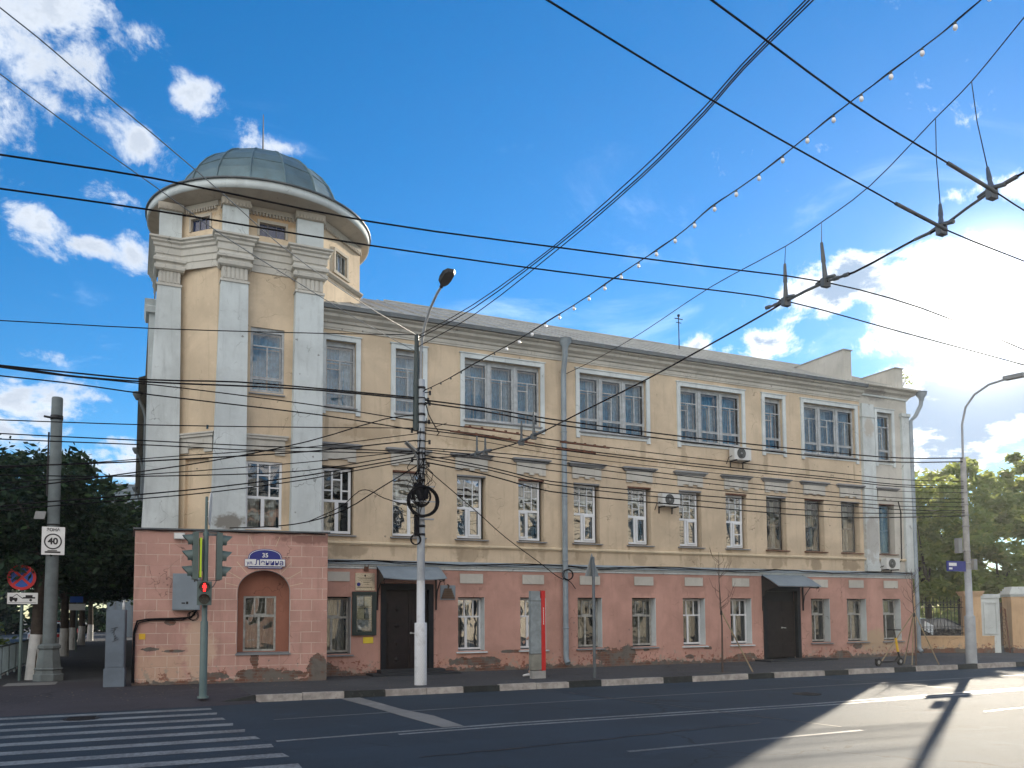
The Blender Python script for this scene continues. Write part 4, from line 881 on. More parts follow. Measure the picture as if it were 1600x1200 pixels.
WIRES = [
('L', [[1.24,-3.75,8.52],[-1.06,-3.75,8.24],[-4.57,-3.75,7.86],[-7.35,-3.75,7.63],[-7.99,-3.75,7.57]], 0.011),
('L', [[1.22,-3.75,6.98],[-1.05,-3.75,6.95],[-2.86,-3.75,6.9],[-4.6,-3.75,6.75],[-5.98,-3.75,6.73],[-7.33,-3.75,6.73],[-7.97,-3.75,6.75]], 0.017),
('L', [[1.22,-3.75,6.94],[-1.05,-3.75,6.91],[-2.46,-3.75,6.84],[-4.6,-3.75,6.7],[-5.98,-3.75,6.66],[-6.66,-3.75,6.69],[-7.33,-3.75,6.7],[-7.97,-3.75,6.71]], 0.018),
('L', [[1.25,-3.75,6.41],[-1.04,-3.75,6.55],[-3.91,-3.75,6.64],[-5.27,-3.75,6.65],[-6.32,-3.75,6.65],[-7.32,-3.75,6.69],[-7.97,-3.75,6.71]], 0.012),
('L', [[1.25,-3.75,6.19],[-1.04,-3.75,6.34],[-4.53,-3.75,6.43],[-6.21,-3.75,6.51],[-7.32,-3.75,6.52],[-7.96,-3.75,6.54]], 0.014),
('L', [[1.25,-3.75,6.24],[-1.04,-3.75,6.05],[-4.52,-3.75,5.79],[-7.29,-3.75,5.64],[-7.93,-3.75,5.61]], 0.011),
('L', [[1.25,-3.75,5.66],[-1.03,-3.75,5.58],[-2.44,-3.75,5.51],[-4.51,-3.75,5.45],[-7.28,-3.75,5.37],[-7.92,-3.75,5.37]], 0.012),
('L', [[1.25,-3.75,5.62],[-1.03,-3.75,5.49],[-2.44,-3.75,5.41],[-4.51,-3.75,5.36],[-7.28,-3.75,5.26],[-7.92,-3.75,5.26]], 0.012),
('L', [[1.25,-3.75,6.56],[0.46,-3.75,6.38],[-1.32,-3.75,5.7],[-3.36,-3.75,5.11],[-5.22,-3.75,4.68],[-6.6,-3.75,4.39],[-7.88,-3.75,4.14]], 0.013),
('L', [[1.25,-3.75,6.1],[-1.32,-3.75,5.57],[-3.75,-3.75,5.21],[-5.58,-3.75,4.92],[-7.26,-3.75,4.69],[-7.89,-3.75,4.6]], 0.010),
('L', [[1.25,-3.75,5.94],[-1.32,-3.75,5.47],[-3.75,-3.75,5.13],[-5.58,-3.75,4.9],[-7.26,-3.75,4.72],[-7.9,-3.75,4.65]], 0.015),
('L', [[1.25,-3.75,5.69],[-1.32,-3.75,5.23],[-3.75,-3.75,4.86],[-5.57,-3.75,4.61],[-7.25,-3.75,4.39],[-7.88,-3.75,4.3]], 0.010),
('L', [[1.25,-3.75,5.63],[-1.31,-3.75,5.04],[-3.74,-3.75,4.77],[-5.58,-3.75,4.63],[-7.26,-3.75,4.55],[-7.89,-3.75,4.52]], 0.012),
('L', [[1.25,-3.75,5.54],[-1.31,-3.75,4.93],[-3.35,-3.75,4.53],[-4.97,-3.75,4.27],[-6.59,-3.75,4.04],[-7.87,-3.75,3.85]], 0.014),
('L', [[1.25,-3.75,5.48],[-1.31,-3.75,4.84],[-3.35,-3.75,4.43],[-4.97,-3.75,4.18],[-6.58,-3.75,3.95],[-7.87,-3.75,3.78]], 0.012),
('R', [[1.47,-3.76,6.94],[3.03,-3.88,6.87],[4.74,-4.01,6.73],[8.87,-4.33,6.54],[13.59,-4.69,6.43],[16.48,-4.91,6.49],[18.77,-5.09,6.57]], 0.018),
('R', [[1.47,-3.76,6.87],[3.03,-3.88,6.78],[4.74,-4.01,6.61],[8.87,-4.33,6.41],[13.59,-4.69,6.27],[16.47,-4.91,6.36],[18.77,-5.09,6.45]], 0.018),
('R', [[1.47,-3.76,6.4],[3.03,-3.88,6.33],[4.74,-4.01,6.2],[8.86,-4.33,5.99],[13.57,-4.69,5.84],[16.44,-4.91,5.82],[18.73,-5.09,5.84]], 0.012),
('R', [[1.47,-3.76,6.27],[3.03,-3.88,6.19],[4.73,-4.01,6.03],[8.85,-4.33,5.83],[13.57,-4.69,5.69],[16.44,-4.91,5.66],[18.72,-5.09,5.68]], 0.014),
('R', [[1.47,-3.76,6.21],[3.03,-3.88,6.13],[4.73,-4.01,5.97],[8.85,-4.33,5.76],[13.56,-4.69,5.62],[16.43,-4.91,5.6],[18.72,-5.09,5.62]], 0.014),
('R', [[1.47,-3.76,6.12],[3.03,-3.88,6.02],[4.73,-4.01,5.84],[8.85,-4.33,5.63],[13.56,-4.69,5.48],[16.43,-4.91,5.46],[18.71,-5.09,5.48]], 0.008),
('R', [[1.47,-3.76,5.77],[3.02,-3.88,5.77],[4.73,-4.01,5.72],[8.85,-4.33,5.46],[13.55,-4.69,5.26],[16.42,-4.91,5.25],[18.7,-5.08,5.28]], 0.012),
('R', [[1.47,-3.76,5.73],[3.02,-3.88,5.68],[4.73,-4.01,5.59],[8.84,-4.33,5.33],[13.54,-4.69,5.13],[16.41,-4.91,5.14],[18.69,-5.08,5.18]], 0.012),
('R', [[1.47,-3.76,5.68],[3.02,-3.88,5.58],[4.73,-4.01,5.41],[8.84,-4.32,5.17],[13.54,-4.69,5.0],[16.4,-4.91,5.0],[18.69,-5.08,5.03]], 0.012),
('R', [[1.47,-3.76,5.59],[3.02,-3.88,5.41],[4.73,-4.01,5.13],[8.83,-4.32,4.97],[13.53,-4.69,4.89],[16.4,-4.91,4.89],[18.68,-5.08,4.91]], 0.014),
('R', [[1.47,-3.76,5.52],[3.02,-3.88,5.34],[4.72,-4.01,5.05],[8.83,-4.32,4.83],[13.53,-4.69,4.68],[16.39,-4.91,4.78],[18.67,-5.08,4.85]], 0.013),
('R', [[1.47,-3.76,5.43],[3.02,-3.88,5.21],[4.72,-4.01,4.87],[8.83,-4.32,4.67],[13.52,-4.69,4.53],[16.39,-4.91,4.66],[18.67,-5.08,4.75]], 0.016),
('T', [[-6.08,-15.5,5.24],[-5.84,-15.5,5.25],[-4.78,-15.5,5.3],[-3.01,-15.5,5.29],[-1.1,-15.5,5.4],[0.69,-15.5,5.52],[2.44,-15.5,5.63],[4.03,-15.5,5.56],[5.97,-15.5,5.28],[7.33,-15.5,5.06]], 0.008),
('T', [[-6.17,-14.92,5.23],[-5.91,-14.92,5.25],[-4.76,-14.92,5.3],[-2.86,-14.92,5.34],[-0.8,-14.92,5.43],[1.14,-14.92,5.55],[2.35,-14.92,5.6],[4.26,-14.92,5.49],[6.84,-14.92,5.34],[8.32,-14.92,5.23]], 0.008),
('U', [[-2.81,-18.16,5.71],[-2.54,-18.11,5.68],[-1.01,-17.8,5.6],[1.14,-17.37,5.55],[2.31,-17.13,5.55],[4.11,-16.77,5.67],[5.47,-16.49,5.77]], 0.008),
('U', [[-1.84,-18.55,5.72],[-1.55,-18.49,5.73],[0.05,-18.14,5.65],[1.08,-17.92,5.66],[2.36,-17.64,5.7],[3.03,-17.49,5.71],[4.28,-17.22,5.78]], 0.008),
('C', [[1.4,-3.98,5.48],[1.51,-5.27,5.29],[1.63,-6.68,5.13],[1.7,-7.52,5.07],[1.78,-8.54,5.03],[1.85,-9.35,5.07],[1.94,-10.42,5.15],[2.1,-12.24,5.28],[2.25,-14.05,5.46],[2.3,-14.68,5.53],[2.33,-14.97,5.57],[2.35,-15.27,5.59],[2.38,-15.56,5.6],[2.41,-15.96,5.57],[2.47,-16.7,5.64],[2.5,-16.99,5.65],[2.52,-17.26,5.73],[2.54,-17.51,5.79],[2.57,-17.81,5.83],[2.6,-18.15,5.87]], 0.010),
('D', [[7.32,0.69,9.22],[6.88,-2.65,8.93],[6.49,-5.59,8.72],[6.07,-8.81,8.62],[5.74,-11.38,8.38],[5.61,-12.37,8.36],[5.45,-13.54,8.4],[5.28,-14.85,8.71],[5.2,-15.47,8.85],[5.09,-16.28,9.16],[5.05,-16.63,9.29]], 0.009),
('E', [[1.37,-3.6,8.44],[1.53,-6.75,8.19],[1.71,-10.18,8.14],[1.83,-12.59,8.22],[1.91,-14.01,8.42],[1.95,-14.74,8.59],[2.0,-15.83,8.73],[2.02,-16.15,8.77]], 0.011),
('E', [[1.37,-3.6,8.51],[1.53,-6.75,8.27],[1.7,-10.07,8.18],[1.83,-12.59,8.3],[1.91,-14.02,8.48],[1.95,-14.74,8.64],[2.0,-15.76,8.77],[2.01,-16.08,8.82]], 0.010),
('E', [[1.37,-3.61,8.24],[1.56,-6.7,8.07],[1.77,-10.3,8.12],[1.91,-12.57,8.26],[1.99,-13.91,8.46],[2.03,-14.68,8.64],[2.1,-15.79,8.79],[2.12,-16.1,8.84]], 0.010),
('F', [[1.44,-4.03,7.14],[1.64,-4.9,7.18],[1.98,-6.37,7.31],[2.26,-7.56,7.41],[2.51,-8.64,7.54],[2.69,-9.44,7.64],[2.86,-10.18,7.76],[3.01,-10.79,7.86],[3.12,-11.3,7.93],[3.24,-11.8,8.04],[3.35,-12.29,8.19],[3.49,-12.89,8.29],[3.62,-13.45,8.4],[3.7,-13.82,8.5],[3.8,-14.22,8.61],[3.89,-14.63,8.71],[3.99,-15.05,8.8],[4.08,-15.47,8.89],[4.18,-15.9,8.99],[4.28,-16.31,9.13],[4.35,-16.62,9.24]], 0.010),
('G', [[1.09,-4.03,8.52],[-0.67,-5.74,8.37],[-2.53,-7.55,8.45],[-3.69,-8.67,8.69],[-4.72,-9.67,8.86],[-5.61,-10.54,8.98],[-6.09,-11.01,9.06],[-6.47,-11.37,9.1],[-6.75,-11.65,9.14]], 0.009),
('G', [[0.98,-4.07,8.11],[-0.56,-5.32,8.11],[-1.85,-6.36,8.22],[-3.54,-7.73,8.37],[-4.69,-8.66,8.58],[-5.65,-9.44,8.74],[-6.61,-10.2,8.95],[-6.93,-10.46,9.02]], 0.009),
('K', [[1.67,-3.58,5.3],[3.16,-2.68,4.51],[4.4,-1.94,3.87],[5.78,-1.12,3.3],[6.62,-0.62,2.93],[6.99,-0.39,2.82]], 0.012),
('J', [[1.14,-3.59,5.34],[0.48,-3.16,4.79],[-0.19,-2.72,4.33],[-0.98,-2.21,4.05],[-1.83,-1.65,3.95],[-2.69,-1.09,3.94]], 0.014),
('J2', [[1.09,-3.56,4.34],[0.61,-3.25,4.58],[0.29,-3.04,4.78],[0.08,-2.9,4.76],[-0.26,-2.68,4.42],[-1.01,-2.19,4.04]], 0.012),
]

# ================================================================ street furniture
ORD = ['topmost', 'second', 'third', 'fourth', 'fifth', 'sixth', 'seventh', 'eighth', 'ninth', 'tenth', 'eleventh', 'twelfth', 'thirteenth', 'fourteenth', 'lowest']
def clamp_ring(mb, r, z, h=.05): mb.lathe((0, 0, z), [(r, -h / 2), (r + .012, -h / 2), (r + .012, h / 2), (r, h / 2)], 16)
# main pole by the door
MP = empty('utility_pole', (1.38, -3.75, .13)); tag(MP, 'tall grey metal utility pole crowded with wires and cable coils by the awning door', 'utility pole')
mb = MB(); mb.lathe((0, 0, 0), [(.145, -.02), (.145, 1.45), (.14, 1.455), (.098, 1.46), (.096, 2.45)], 20); mb.build('coated_base', 'meshed_white', MP)
mb = MB(); mb.lathe((0, 0, 0), [(.094, 2.45), (.088, 5.2), (.085, 7.3), (.0, 7.32)], 20); mb.build('shaft', 'pole_paint', MP)
for z in (3.55, 3.75, 4.0, 4.35, 4.6, 4.85, 5.0, 5.15, 5.35, 5.5, 5.62, 5.8, 6.0, 6.25, 6.45, 6.7, 6.85, 7.1): mb = MB(); clamp_ring(mb, .092, z, random.uniform(.02, .06)); mb.build('clamp_band', 'iron', MP)
for z, a in ((5.25, .3), (5.35, 2.6), (5.6, 3.1), (5.8, .1), (6.05, 2.9), (6.3, .2), (6.75, .1), (6.85, .4), (7.0, 0)):
    mb = MB(); c, s_ = math.cos(a), math.sin(a); mb.tube([(.09 * c, .09 * s_, z), (.2 * c, .2 * s_, z + .02), (.24 * c, .24 * s_, z - .03)], .014, 6); mb.tube([(.22 * c, .22 * s_, z - .05), (.22 * c, .22 * s_, z + .05)], .03, 8); mb.build('bracket', 'iron', MP)
mb = MB(); mb.tube([(-.12, .02, 6.05), (-.12, .02, 7.2), (-.11, .02, 8.4)], [.085, .07, .05], 12); mb.build('dark_tube_post', 'board_green', MP)
mb = MB(); mb.tube([(-.02, .02, 7.0), (-.01, .02, 7.9), (0, -.06, 8.25), (0, -.25, 8.55), (0, -.62, 8.83), (0, -1.15, 9.03), (0, -1.42, 9.08)], [.034, .034, .034, .032, .032, .03, .03], 10); arm = mb.build('lamp_arm', 'pole_paint', MP)
mb = MB(); hd = Vector((0, -.97, .22)).normalized(); c0 = Vector((0, -1.42, 9.08)); mb.tube([c0, c0 + hd * .12], .045, 8)
prf = [(.06, .0), (.13, .08), (.16, .25), (.15, .45), (.08, .56)]
vs = []; up = Vector((1, 0, 0)).cross(hd).normalized()
for w_, t in prf:
    q = c0 + hd * (.1 + t); vs += [q + Vector((-w_, 0, 0)) - up * .03, q + Vector((w_, 0, 0)) - up * .03, q + Vector((w_ * .75, 0, 0)) + up * .05, q + Vector((-w_ * .75, 0, 0)) + up * .05]
mb.add(vs, [(i * 4 + j, i * 4 + (j + 1) % 4, i * 4 + 4 + (j + 1) % 4, i * 4 + 4 + j) for i in range(4) for j in range(4)] + [(0, 1, 2, 3), (16, 17, 18, 19)]); mb.build('lamp_head', 'iron', MP)
# coils of spare cable on a cross hanger
o = ring(.0, -.16, 4.33, .36, n=26, tr=.016, turns=7, jit=.035, par=MP, name='cable_coil'); ring(-.02, -.13, 4.45, .22, n=20, tr=.016, turns=5, jit=.03, par=MP, name='cable_coil'); ring(-.17, -.1, 3.42, .13, n=16, tr=.01, turns=4, jit=.02, par=MP, name='cable_coil')
mb = MB(); mb.box(-.42, .42, -.14, -.11, 4.32, 4.35); mb.box(-.30, .30, -.14, -.11, 4.68, 4.71); mb.box(-.2, .28, -.15, -.05, 3.9, 3.93); mb.build('coil_hanger', 'pole_paint', MP)
mb = MB(); mb.tube([(-.14, -.1, 4.62), (-.1, -.14, 4.5), (-.04, -.15, 4.35)], .07, 10); mb.tube([(.06, -.14, 4.6), (.05, -.16, 4.4)], .08, 10); mb.box(-.2, -.02, -.18, -.08, 4.48, 4.75); mb.box(-.2, -.09, -.16, -.08, 3.5, 4.0); mb.build('splice_closure', 'cable', MP)
mb = MB(); mb.tube([(-.08, -.02, 5.0), (-.12, -.1, 5.35), (-.28, -.18, 5.6)], .02, 6); mb.obox((-.32, -.2, 5.6), (.13, .02, -.10), (0, .09, 0), (.012, 0, .016)); mb.build('floodlight', 'sign_back', MP)
mb = MB()
for k in range(16):
    a0 = random.uniform(-.26, .2); z1_ = random.uniform(4.9, 5.7); z0_ = random.uniform(3.9, 4.7); b = random.uniform(-.35, .3)
    mb.tube([(a0 * .4, -.1, z1_), ((a0 + b) * .8, -.14, (z1_ * .6 + z0_ * .4)), (b * .8, -.15, (z1_ * .3 + z0_ * .7)), (a0 * .5, -.12, z0_)], random.uniform(.005, .010), 5)
for k in range(6): mb.tube([(random.uniform(-.1, .1), -.1, 5.1 + k * .25), (random.uniform(-.12, .12), -.11, 5.0 + k * .1), (random.uniform(-.1, .1), -.1, 4.3)], .008, 5)
mb.tube([(.08, -.08, 6.75), (.15, -.1, 6.45), (.3, -.1, 6.2), (.42, -.1, 6.02), (.36, -.1, 5.95)], .014, 5); mb.tube([(.3, -.1, 6.15), (.62, -.1, 6.28)], .008, 5)
mb.tube([(-.05, -.1, 5.0), (-.10, -.11, 4.2), (-.11, -.12, 3.55)], .014, 5); mb.build('loose_cable', 'cable', MP)

def lamp_post(loc, label, name='street_lamp'):
    e = empty(name, loc); tag(e, label, 'street lamp')
    mb = MB(); mb.lathe((0, 0, 0), [(.165, -.02), (.155, 1.5), (.15, 1.52), (.11, 1.53), (.105, 3.0)], 18); mb.build('base', 'pole_paint', e)
    mb = MB(); mb.lathe((0, 0, 0), [(.10, 3.0), (.085, 6.6), (.05, 6.62)], 18)
    for z in (3.2, 3.6, 4.4, 4.75, 5.1, 5.5): clamp_ring(mb, .10, z)
    mb.build('shaft', 'concrete', e)
    mb = MB(); mb.tube([(0, 0, 6.6), (0, -.02, 7.7), (0, -.17, 8.24), (0, -.5, 8.58), (0, -1.0, 8.77), (0, -1.55, 8.80)], .035, 10); mb.build('lamp_arm', 'pole_paint', e)
    mb = MB(); mb.obox((0, -1.85, 8.80), (.11, 0, 0), (0, .32, .02), (0, 0, .06)); mb.build('lamp_head', 'sign_back', e); return e
L2 = lamp_post((18.64, -5.08 + .5, .13), 'grey street lamp with bent arm in front of the fence beyond the building')
L2.location = (19.5, -4.45, .13)
mb = MB(); mb.box(-.98, -.12, -.03, .0, 2.93, 3.26); sg = mb.build('direction_sign', 'sign_blue', L2); sg['label'] = 'dark blue street direction plate'
mb = MB(); mb.box(-.90, -.55, -.036, -.031, 3.10, 3.20); mb.box(-.90, -.75, -.036, -.031, 2.99, 3.05); mb.build('plate_patch', 'sign_white', sg)
mb = MB(); mb.box(-.44, -.26, -.05, .1, 3.52, 4.0); mb.tube([(-.3, 0, 3.6), (0, 0, 3.6)], .02, 6); mb.build('sign_back_plate', 'sign_back', L2); mb = MB(); mb.box(.25, .42, -.04, .06, 3.0, 3.35); mb.build('sign_back_plate', 'sign_back', L2)

# traffic lights
TS = empty('traffic_light', (-3.5, -4.6, .13)); tag(TS, 'traffic light post at the crossing with two side heads and red walking man lit', 'traffic light')
mb = MB(); mb.lathe((0, 0, 0), [(.11, -.01), (.11, .03), (.075, .035), (.075, 1.52), (.055, 1.55), (.052, 3.35), (.03, 3.36), (.028, 4.08), (0, 4.09)], 14); mb.build('post', 'signal_green', TS)
def head3(cx, sgn, cy, par, red):
    mb = MB(); z0 = 2.38
    mb.box(cx - .055, cx + .055, cy - .13, cy + .13, z0, z0 + .96)
    h = mb.build('signal_head', 'signal_green', par)
    for k in range(3):
        zc = z0 + .16 + .32 * k
        mb = MB(); n = 16; vs = []
        for i in range(n + 1):
            a = math.pi * (-.22 + 1.44 * i / n); L = .20 * (.42 + .58 * math.sin(max(0, min(math.pi, a))) ** .7)
            vs += [(cx + sgn * .055, cy + .125 * math.cos(a), zc + .125 * math.sin(a)), (cx + sgn * (.055 + L), cy + .115 * math.cos(a), zc + .115 * math.sin(a) - .015)]
        mb.add(vs, [(i * 2, i * 2 + 2, i * 2 + 3, i * 2 + 1) for i in range(n)], True); mb.build('visor', 'signal_green', h)
        mb = MB(); mb.disc((cx + sgn * .060, cy, zc), (1, 0, 0), .108, .02, 20); mb.build('lens', 'lens_red' if (red and k == 2) else 'lens_dark', h)
hl = head3(-.20, -1, -.02, TS, True); head3(.26, 1, 0, TS, False)
mb = MB(); mb.box(-.115, -.095, -.16, .20, 2.42, 3.22); bb = mb.build('backboard', 'grey_box', TS)
mb = MB(); mb.box(-.122, -.088, -.19, -.16, 2.42, 3.22); mb.box(-.124, -.086, -.191, .1, 3.08, 3.22); mb.box(-.124, -.086, -.191, .1, 2.42, 2.55); mb.build('lime_border', 'lime', bb)
mb = MB(); mb.box(-.20, .26, -.012, .012, 3.35, 3.37); mb.box(-.20, .28, -.012, .012, 2.36, 2.375); mb.tube([(-.16, 0, 2.37), (-.07, 0, 2.2)], .01, 6); mb.tube([(.22, 0, 2.37), (.16, -.02, 2.25), (.06, 0, 2.16)], .009, 6); mb.box(-.06, .26, -.02, .02, 3.28, 3.33); mb.box(-.09, -.05, -.06, .06, 2.55, 3.2); mb.build('signal_arm', 'dark_metal', TS)
fp = Vector((-4.858 + 3.5, -22.6 + 4.6, 0)).normalized()
PFh = Fr((fp.x * .06, fp.y * .06), (-fp.y, fp.x)); PFh.n = fp; PFh.u = Vector((-fp.y, fp.x, 0))
if PFh.u.x < 0: PFh.u = -PFh.u
mb = MB(); PFh.box(mb, -.15, .13, 0, .12, 1.86, 2.34); ph = mb.build('pedestrian_head', 'signal_green', TS)
for zc, m_ in ((2.22, 'lens_dark'), (1.98, 'lens_dark')):
    mb = MB(); mb.disc(PFh.p(-.01, .125, zc), PFh.n, .10, .012, 24); ls = mb.build('lens', m_, ph)
    mb = MB(); vs = []
    for i in range(17):
        a = math.pi * (-.1 + 1.2 * i / 16); vs += [PFh.p(-.01 + .112 * math.cos(a), .12, zc + .112 * math.sin(a)), PFh.p(-.01 + .108 * math.cos(a), .12 + .12 * (.3 + .7 * max(0, math.sin(a))), zc + .105 * math.sin(a))]
    mb.add(vs, [(i * 2, i * 2 + 2, i * 2 + 3, i * 2 + 1) for i in range(16)], True); mb.build('visor', 'signal_green', ph)
man = [(-.028, .078), (-.012, .095), (.012, .095), (.026, .078), (.016, .062), (.034, .05), (.046, .0), (.036, -.008), (.03, .01), (.026, -.02), (.024, -.088), (.006, -.088), (.0, -.04), (-.006, -.088), (-.026, -.088), (-.024, -.02), (-.03, .01), (-.038, -.006), (-.046, .0), (-.034, .05), (-.016, .062)]
mb = MB(); mb.prism([PFh.p(-.01 + x * .95, .133, 2.215 + z * .9) for x, z in man], PFh.n * .004); mb.build('red_man', 'red_lamp', ph)
mb = MB(); mb.disc((.07, -.02, 3.83), (.97, -.16, -.05), .34, .012, 28); mb.box(-.01, .07, -.02, .02, 3.98, 4.0); mb.box(-.01, .07, -.02, .02, 3.66, 3.68); mb.build('round_sign', 'sign_white', TS)

# wall-mounted boxes and signs on the corner block
def wallthing(name, label, cat, fr, x0, x1, z0, z1, d, mat, group=None):
    e = empty(name, fr.p((x0 + x1) / 2, 0, z0)); tag(e, label, cat, group)
    L = Fr((0, 0), fr.u); return e, L, (x1 - x0) / 2, z1 - z0
e, L, hw, H = wallthing('electrical_cabinet', 'flat grey electrical cabinet fixed to the pink corner wall behind the traffic light', 'electrical cabinet', FB, .88, 1.50, 1.92, 2.80, .2, 'grey_box')
mb = MB(); L.box(mb, -hw, hw, .005, .20, 0, H); bd = mb.build('casing', 'grey_box', e); mb = MB(); L.box(mb, -hw + .02, hw - .02, .20, .208, .02, H - .02); mb.build('door', 'grey_box', e)
mb = MB(); L.box(mb, .17, .20, .208, .22, H - .2, H - .1); L.box(mb, -.1, -.02, .209, .212, .15, .18); L.box(mb, -.0, .05, .209, .212, .14, .2); mb.build('latch', 'iron', e)
cab([FB.p(.02, .05, .2), FB.p(.03, .06, 1.4), FB.p(.10, .06, 1.66), FB.p(.3, .05, 1.70), FB.p(1.0, .05, 1.72), FB.p(1.3, .06, 1.74), FB.p(1.45, .07, 1.95)], .022)
cab([FB.p(.05, .05, .2), FB.p(.05, .06, 1.35), FB.p(.13, .06, 1.62), FB.p(.4, .05, 1.68), FB.p(1.1, .05, 1.68), FB.p(1.38, .06, 1.8), FB.p(1.4, .07, 1.95)], .015)
ring(FB.p(1.35, .06, 1.78).x, FB.p(1.35, .08, 1.78).y - .03, 1.78, .12, tr=.008, turns=3, par=BLD)
e, L, hw, H = wallthing('floodlight', 'small pale floodlight box at the top of the pink corner wall', 'floodlight', FB, .88, 1.12, 3.64, 3.79, .2, 'ac_white')
mb = MB(); L.box(mb, -hw, hw, .02, .16, 0, H); mb.build('housing', 'ac_white', e); mb = MB(); L.box(mb, -hw + .02, hw - .02, .16, .165, .02, H - .02); mb.build('lens', 'sign_white', e)
# address sign
e, L, hw, H = wallthing('street_name_sign', 'blue and white enamel street name sign reading 35 above the arched niche', 'street sign', FB, 2.52, 3.49, 2.95, 3.43, .05, 'sign_blue')
def arcp(hw, z0, z1, z2, n=14): return [(-hw, z0), (hw, z0), (hw, z1)] + [(hw * .97 * math.cos(math.pi * i / n) * (1), z1 + .03 + (z2 - z1 - .03) * math.sin(math.pi * i / n) ** .9) for i in range(1, n)] + [(-hw, z1)]
mb = MB(); mb.prism([L.p(x, .01, z) for x, z in arcp(.41, .0, .26, .49)], L.n * .03); mb.build('sign_plate', 'sign_blue', e)
mb = MB(); mb.prism([L.p(x, .0405, z) for x, z in arcp(.395, .015, .25, .475)], L.n * .003); b_ = mb.build('white_line', 'sign_white', e)
mb = MB(); mb.prism([L.p(x, .044, z) for x, z in arcp(.382, .028, .245, .462)], L.n * .003); mb.build('blue_field', 'sign_blue', e)
mb = MB(); L.box(mb, -.485, .485, .0475, .055, .05, .235); mb.build('white_band', 'sign_blue', e)
mb = MB(); L.box(mb, -.478, .478, .055, .058, .057, .228); mb.build('name_band', 'sign_white', e)
ang = math.atan2(FB.u.y, FB.u.x)
def lettering(txt, size, fr, x, d, z, mat, par, bold=0., ex=.002, sx=1.):
    me = text_mesh(txt, size, ex, bold); o = link_mesh('lettering', me, mat, par); o.location = fr.p(x, d, z); o.rotation_euler = (math.pi / 2, 0, math.atan2(fr.u.y, fr.u.x)); o.scale = (sx, 1, 1); return o
lettering('35', .15, L, 0, .051, .325, 'sign_white', e, .003)
lettering('ул.', .12, L, -.36, .062, .135, 'sign_blue', e, .002); lettering('Ленина', .19, L, .10, .062, .142, 'sign_blue', e, .003, sx=1.02)
mb = MB(); FB.box(mb, .14, .28, .0, .01, 1.22, 1.36); tag(mb.build('yellow_notice', 'scooter_yellow'), 'small orange yellow sticker low on the pink corner wall', 'notice')
# CCTV dome on the facade
e = empty('security_camera', (-.12, -.1, 3.55)); tag(e, 'small white dome security camera beside the pink corner block', 'security camera'); mb = MB(); mb.box(-.05, .05, -.02, .1, .0, .07); mb.build('mount', 'ac_white', e); mb = MB(); mb.lathe((0, -.03, -.02), [(0, -.06), (.035, -.045), (.05, -.01), (.05, .03)], 12); mb.build('dome', 'iron', e)
# plaque, notice board, yellow plate, bronze plaque, coat of arms
e, L, hw, H = wallthing('plaque', 'silvery square office plaque left of the awning door, above the notice board', 'plaque', F0, .73, 1.27, 2.45, 2.93, .03, 'brass')
mb = MB(); L.box(mb, -hw, hw, .005, .03, 0, H); mb.build('plate', 'brass', e); mb = MB(); mb.disc(L.p(-.18, .034, .17), L.n, .052, .006, 20); mb.build('emblem', 'sign_blue', e)
mb = MB(); mb.disc(L.p(0, .033, .41), L.n, .028, .005, 10)
for z, a, b in ((.345, -.2, .2), (.325, -.16, .16), (.285, -.2, .2), (.23, -.05, .15), (.215, -.05, .12), (.16, -.02, .12), (.09, -.22, .22), (.075, -.2, .2)):
    x = a
    while x < b: q = random.uniform(.012, .04); L.box(mb, x, min(b, x + q), .030, .032, z, z + .010); x += q + .008
mb.build('engraving', 'sign_black', e)
e, L, hw, H = wallthing('notice_board', 'dark green framed glass notice board with papers left of the awning door', 'notice board', F0, .64, 1.31, 1.22, 2.42, .08, 'board_green')
mb = MB(); L.box(mb, -hw, hw, .005, .04, 0, H); L.box(mb, -hw, -hw + .12, .04, .09, 0, H); L.box(mb, hw - .12, hw, .04, .09, 0, H); L.box(mb, -hw + .12, hw - .12, .04, .089, 0, .1); L.box(mb, -hw + .12, hw - .12, .04, .089, H - .1, H); mb.build('frame', 'board_green', e)
for k, (a, b, c, d_, m_) in enumerate(((-.19, -.02, .80, 1.06, 'paper_grey'), (.01, .19, .80, 1.06, 'paper'), (-.19, .0, .46, .74, 'paper'), (.03, .19, .46, .74, 'paper_grey'), (-.19, .19, .14, .42, 'paper_grey'))):
    mb = MB(); L.box(mb, a, b, .041, .046, c, d_); mb.build('notice', m_, e)
mb = MB(); L.box(mb, -.205, .205, .046, .056, .76, .785); L.box(mb, -.205, .205, .046, .056, .43, .45); L.box(mb, -.21, -.2, .046, .056, .11, 1.09); L.box(mb, .2, .21, .046, .056, .11, 1.09); mb.build('inner_frame', 'brass', e)
pane(L, e, -hw + .12, hw - .12, .1, H - .1, .07)
mb = MB(); F0.box(mb, .96, 1.24, .005, .02, 1.0, 1.17); tag(mb.build('yellow_plate', 'yellow_plate'), 'small yellow plate right under the green notice board', 'sign')
e, L, hw, H = wallthing('memorial_plaque', 'grey plaque with dark bronze stepped relief right of the awning door', 'plaque', F0, 3.2, 3.66, 2.20, 2.62, .03, 'grey_box')
mb = MB(); L.box(mb, -hw, hw, .005, .025, 0, H); mb.build('backing', 'grey_box', e)
mb = MB()
for k in range(5): w_ = .20 - .022 * k; L.box(mb, -w_, w_, .025, .05, .03 + k * .06, .088 + k * .06)
mb.tube([L.p(0, .04, .33), L.p(.03, .05, .4), L.p(-.02, .05, .45)], .02, 6); mb.build('relief', 'bronze', e)
e = empty('wall_bracket', (1.03, -.03, 2.99)); tag(e, 'small rusty wall bracket above the silvery office plaque', 'bracket')
